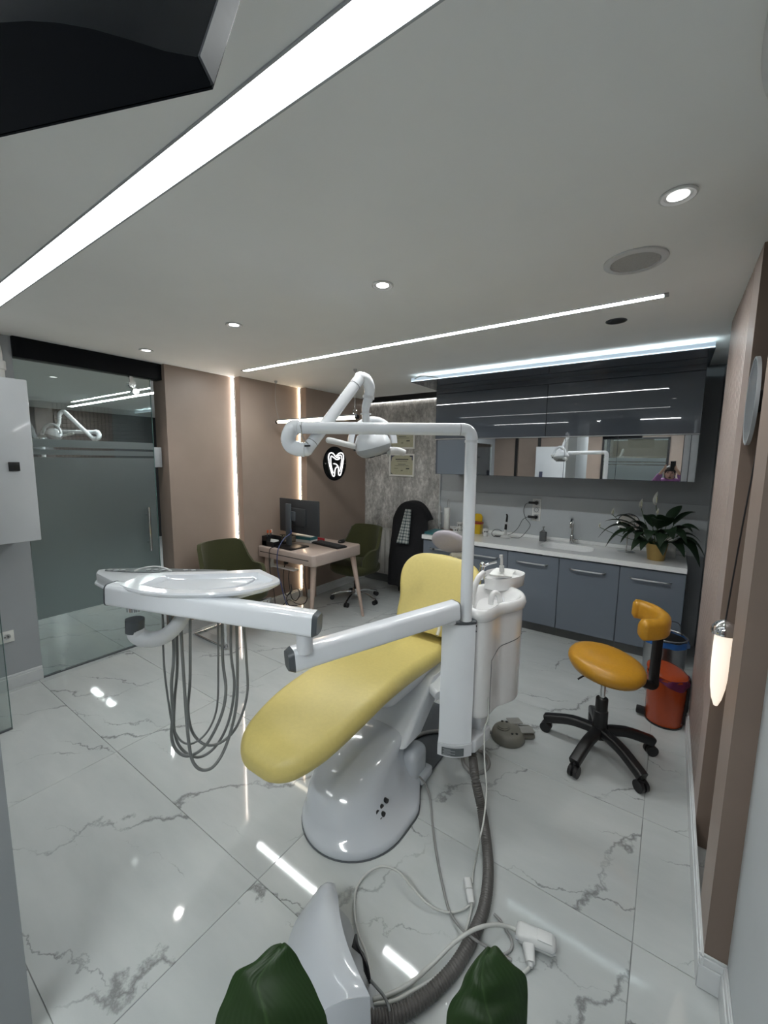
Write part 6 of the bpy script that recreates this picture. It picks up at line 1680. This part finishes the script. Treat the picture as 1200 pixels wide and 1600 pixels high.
t = thing('cable_coupler', 'small white cable coupler on the floor beside the drain hose', 'coupler', (-0.522, 1.369, 0.000))
c1, c2 = V((-0.544, 1.399, 0.014)), V((-0.492, 1.323, 0.014))
obj('socket_half', MB().bar(c1, c1.lerp(c2, 0.45), 0.030, 0.026, 0.008), 'white_plastic', t)
obj('plug_half', MB().bar(c1.lerp(c2, 0.47), c2, 0.030, 0.026, 0.009, 0.026, 0.022), 'white_plastic', t)
obj('cord_stub', MB().tube([c2, (-0.487, 1.305, 0.012), (-0.482, 1.275, 0.010), (-0.475, 1.231, 0.008), (-0.471, 1.199, 0.006)], 0.0048, 8, 5), 'cable_white', t)
t = thing('socket_block', 'white extension socket block on the floor with a plug in its side', 'socket block', (-0.262, 1.353, 0.000))
s0, s1 = V((-0.326, 1.327, 0.024)), V((-0.195, 1.355, 0.024))
sa = math.atan2((s1 - s0).y, (s1 - s0).x)
sl_ = (s1 - s0).length
sm_ = (s0 + s1) / 2
obj('housing', MB().obox(sm_, (sl_, 0.062, 0.044), sa, 0.020, 5), 'white_plastic', t)
obj('socket_face', MB().obox(sm_ + (s1 - s0) * 0.22 + V(0, 0, 0.0215), (sl_ * 0.36, 0.040, 0.005), sa, 0.002), 'white_plastic', t)
obj('split_line', MB().obox(sm_ + V(0, 0, 0.002), (sl_ * 0.985, 0.0626, 0.0016), sa, 0.0), 'light_grey_plastic', t)

t = thing('side_plug', 'white plug pushed into the side of the extension socket block', 'plug', (-0.268, 1.302, 0.000))
g0, g1 = V((-0.275, 1.305, 0.022)), V((-0.256, 1.263, 0.016))
obj('plug_body', MB().bar(g0, g1, 0.040, 0.034, 0.010, 0.028, 0.026), 'white_plastic', t)
obj('strain_relief', MB().cyl(g1, V((-0.253, 1.253, 0.013)), 0.009, 0.007, 12), 'white_plastic', t)

# ================================================================ FOREGROUND PLANT
t = thing('foreground_plant', 'large green leaves of a potted plant at the bottom edge', 'potted plant', (-0.26, 0.36, 0))
obj('pot', MB().lathe([(0, 0), (0.10, 0), (0.13, 0.30), (0.135, 0.31), (0.125, 0.31), (0.118, 0.27), (0, 0.27)], (-0.26, 0.36, 0), 32), 'white_satin', t)
obj('soil', MB().lathe([(0, 0.275), (0.117, 0.272), (0.117, 0.27), (0, 0.27)], (-0.26, 0.36, 0), 24), 'soil', t)
def bigleaf(rows, root_pt):
    grid = []
    for (l, c, r) in rows:
        l, c, r = V(l), V(c), V(r)
        row = []
        for k in range(-6, 7):
            s = abs(k) / 6
            e = l if k < 0 else r
            p = c.lerp(e, s) + V(0, 0, 1) * (0.014 * sin(pi * s)) * min(1, (e - c).length / 0.04)
            row.append(p)
        grid.append(row)
    # smooth along the leaf
    cols = [catmull([grid[i][j] for i in range(len(grid))], 4) for j in range(13)]
    g2 = [[cols[j][i] for j in range(13)] for i in range(len(cols[0]))]
    o = obj('leaf', MB().sheet(g2, 0.0015), 'leaf_big', t, 70)
    base = V(rows[-1][1])
    obj('stalk', MB().tube([root_pt, base.lerp(V(root_pt), 0.6) + V(0, -0.02, 0.02), base], 0.006, 8, 6), 'stem_green', t)
bigleaf([((-0.564, 0.460, 0.734), (-0.557, 0.465, 0.738), (-0.549, 0.471, 0.736)), ((-0.578, 0.444, 0.730), (-0.553, 0.456, 0.736), (-0.532, 0.477, 0.722)), ((-0.600, 0.423, 0.701), (-0.561, 0.432, 0.723), (-0.518, 0.480, 0.703)), ((-0.616, 0.399, 0.701), (-0.565, 0.411, 0.706), (-0.497, 0.482, 0.685)),
         ((-0.620, 0.378, 0.669), (-0.549, 0.404, 0.693), (-0.474, 0.481, 0.664)), ((-0.624, 0.357, 0.627), (-0.523, 0.398, 0.669), (-0.449, 0.479, 0.630)), ((-0.600, 0.338, 0.563), (-0.493, 0.382, 0.596), (-0.429, 0.457, 0.552)), ((-0.532, 0.336, 0.485), (-0.460, 0.362, 0.514), (-0.423, 0.413, 0.473)), ((-0.443, 0.337, 0.470), (-0.431, 0.346, 0.457), (-0.417, 0.355, 0.471))], (-0.27, 0.36, 0.27))
bigleaf([((-0.228, 0.694, 0.731), (-0.218, 0.701, 0.734), (-0.204, 0.711, 0.733)), ((-0.240, 0.673, 0.719), (-0.221, 0.675, 0.734), (-0.181, 0.714, 0.716)), ((-0.250, 0.654, 0.700), (-0.219, 0.658, 0.719), (-0.155, 0.720, 0.703)), ((-0.254, 0.640, 0.682), (-0.211, 0.645, 0.709), (-0.147, 0.714, 0.684)),
         ((-0.265, 0.620, 0.664), (-0.201, 0.640, 0.686), (-0.143, 0.704, 0.660)), ((-0.263, 0.602, 0.642), (-0.186, 0.626, 0.676), (-0.139, 0.689, 0.644)), ((-0.246, 0.584, 0.570), (-0.171, 0.600, 0.611), (-0.133, 0.663, 0.565)), ((-0.196, 0.558, 0.512), (-0.158, 0.560, 0.540), (-0.137, 0.599, 0.506)), ((-0.157, 0.524, 0.499), (-0.150, 0.529, 0.486), (-0.143, 0.534, 0.499))], (-0.25, 0.37, 0.27))

# ================================================================ PHOTOGRAPHER (seen in the mirror doors)
def skinned(name, verts, edges, root, m, parent, sub=1):
    me = bpy.data.meshes.new(name)
    me.from_pydata([v[:3] for v in verts], edges, [])
    o = bpy.data.objects.new(name, me)
    C.objects.link(o)
    sk = o.modifiers.new('skin', 'SKIN')
    for i, v in enumerate(verts):
        d = me.skin_vertices[0].data[i]
        rx = v[3]; ry = v[4] if len(v) > 4 else rx
        d.radius = (rx, ry)
        d.use_root = (i == root)
    ss = o.modifiers.new('sub', 'SUBSURF'); ss.levels = sub; ss.render_levels = sub
    dg = bpy.context.evaluated_depsgraph_get()
    m2 = bpy.data.meshes.new_from_object(o.evaluated_get(dg))
    bpy.data.objects.remove(o)
    mb = MB(); mb.bm.from_mesh(m2); bpy.data.meshes.remove(m2)
    return obj(name, mb, m, parent, 180)
HX, HY = -0.03, -0.40
t = thing('person', 'person in a purple top holding up a phone, seen in the mirror doors', 'person', (HX, HY, 0))
vb = [(HX, HY, 0.93, 0.12, 0.09), (HX, HY, 1.10, 0.11, 0.085), (HX, HY, 1.30, 0.13, 0.09), (HX, HY + 0.01, 1.37, 0.07, 0.06), (HX, HY + 0.02, 1.41, 0.045), (HX, HY + 0.03, 1.47, 0.07, 0.085), (HX, HY + 0.03, 1.55, 0.075, 0.092), (HX, HY + 0.02, 1.61, 0.05, 0.06)]
eb = [(i, i + 1) for i in range(7)]
def limb(start, pts):
    prev = start
    for p in pts:
        vb.append(p); eb.append((prev, len(vb) - 1)); prev = len(vb) - 1
    return prev
for s in (-1, 1):
    limb(0, [(HX + s * 0.09, HY, 0.85, 0.075), (HX + s * 0.10, HY + 0.01, 0.48, 0.052), (HX + s * 0.10, HY - 0.02, 0.09, 0.034), (HX + s * 0.11, HY + 0.09, 0.035, 0.03)])
    wr_i = limb(3, [(HX + s * 0.165, HY, 1.37, 0.048), (HX + s * 0.225, HY + 0.10, 1.33, 0.038), (HX + s * 0.14, HY + 0.27, 1.50, 0.026), (HX + s * 0.085, HY + 0.325, 1.60, 0.026, 0.014)])
    for k in range(4):
        b0 = wr_i
        dz = 0.022 * (k - 1.5)
        limb(b0, [(HX + s * 0.072, HY + 0.330, 1.625 + dz, 0.009), (HX + s * 0.062, HY + 0.338 - 0.002 * k, 1.632 + dz, 0.0085), (HX + s * 0.048, HY + 0.340 - 0.002 * k, 1.634 + dz, 0.0075)])
    limb(wr_i, [(HX + s * 0.070, HY + 0.305, 1.60, 0.011), (HX + s * 0.050, HY + 0.318, 1.622, 0.009)])
body = skinned('body', vb, eb, 0, 'skin', t)
vs = [(HX, HY, 0.88, 0.145, 0.11), (HX, HY, 1.10, 0.130, 0.105), (HX, HY, 1.30, 0.150, 0.108), (HX, HY + 0.005, 1.40, 0.085, 0.075), (HX, HY + 0.015, 1.435, 0.056)]
es = [(0, 1), (1, 2), (2, 3), (3, 4)]
for s in (-1, 1):
    i0 = len(vs)
    vs += [(HX + s * 0.165, HY, 1.37, 0.064), (HX + s * 0.227, HY + 0.10, 1.33, 0.060), (HX + s * 0.115, HY + 0.290, 1.535, 0.042)]
    es += [(3, i0), (i0, i0 + 1), (i0 + 1, i0 + 2)]
skinned('top', vs, es, 0, 'purple_cloth', t)
vt = [(HX, HY, 0.90, 0.135, 0.105)]
et = []
for s in (-1, 1):
    i0 = len(vt)
    vt += [(HX + s * 0.09, HY, 0.83, 0.088), (HX + s * 0.10, HY + 0.01, 0.48, 0.064), (HX + s * 0.10, HY - 0.02, 0.11, 0.050)]
    et += [(0, i0), (i0, i0 + 1), (i0 + 1, i0 + 2)]
skinned('trousers', vt, et, 0, 'trouser_dark', t)
obj('hair', MB().ball((HX, HY + 0.005, 1.575), (0.088, 0.098, 0.085), 20).ball((HX, HY - 0.06, 1.47), (0.08, 0.045, 0.12), 16), 'hair_dark', t, 60)
fc = MB()
for s in (-1, 1):
    fc.ball((HX + s * 0.031, HY + 0.113, 1.535), (0.013, 0.008, 0.008), 10)
fc.ball((HX, HY + 0.112, 1.455), (0.022, 0.008, 0.006), 10)
obj('face_features', fc, 'hair_dark', body)
ns = MB().ball((HX, HY + 0.122, 1.502), (0.012, 0.016, 0.022), 12)
for s in (-1, 1):
    ns.ball((HX + s * 0.079, HY + 0.02, 1.52), (0.010, 0.02, 0.03), 10)
obj('nose_and_ears', ns, 'skin', body)
for s in (-1, 1):
    obj('shoe', MB().ball((HX + s * 0.11, HY + 0.05, 0.04), (0.045, 0.13, 0.04), 16), 'black_plastic', t, 60)
t = thing('phone', 'dark phone held up by the person in the mirror', 'phone', (HX - 0.015, -0.05, 1.64))
Mp = Matrix.Translation((0.0, -0.062, 1.655)) @ Matrix.Rotation(radians(-7), 4, 'X')
obj('case', MB().box((-0.037, -0.004, -0.076), (0.037, 0.004, 0.076), 0.004, 2, Mp), 'black_plastic', t)
obj('lens', MB().cyl(Mp @ V(-0.018, 0.004, 0.055), Mp @ V(-0.018, 0.0065, 0.055), 0.008, seg=14).cyl(Mp @ V(0.004, 0.004, 0.055), Mp @ V(0.004, 0.0065, 0.055), 0.008, seg=14), 'black_gloss', t)
# white cabinet on the rear wall, seen in the mirror doors
t = thing('rear_wall_cabinet', 'white metal cabinet on the rear wall, seen in the mirror doors', 'cabinet', (-2.3, -2.3, 1.3))
obj('casing', MB().box((-2.72, -2.398, 1.15), (-1.85, -2.15, 2.05), 0.008), 'white_satin', t)
obj('vent_window', MB().box((-2.62, -2.15, 1.30), (-2.54, -2.146, 1.46), 0.002), 'ink_navy', t)
obj('latch', MB().box((-2.35, -2.15, 1.78), (-2.15, -2.138, 1.81), 0.003), 'black_plastic', t)
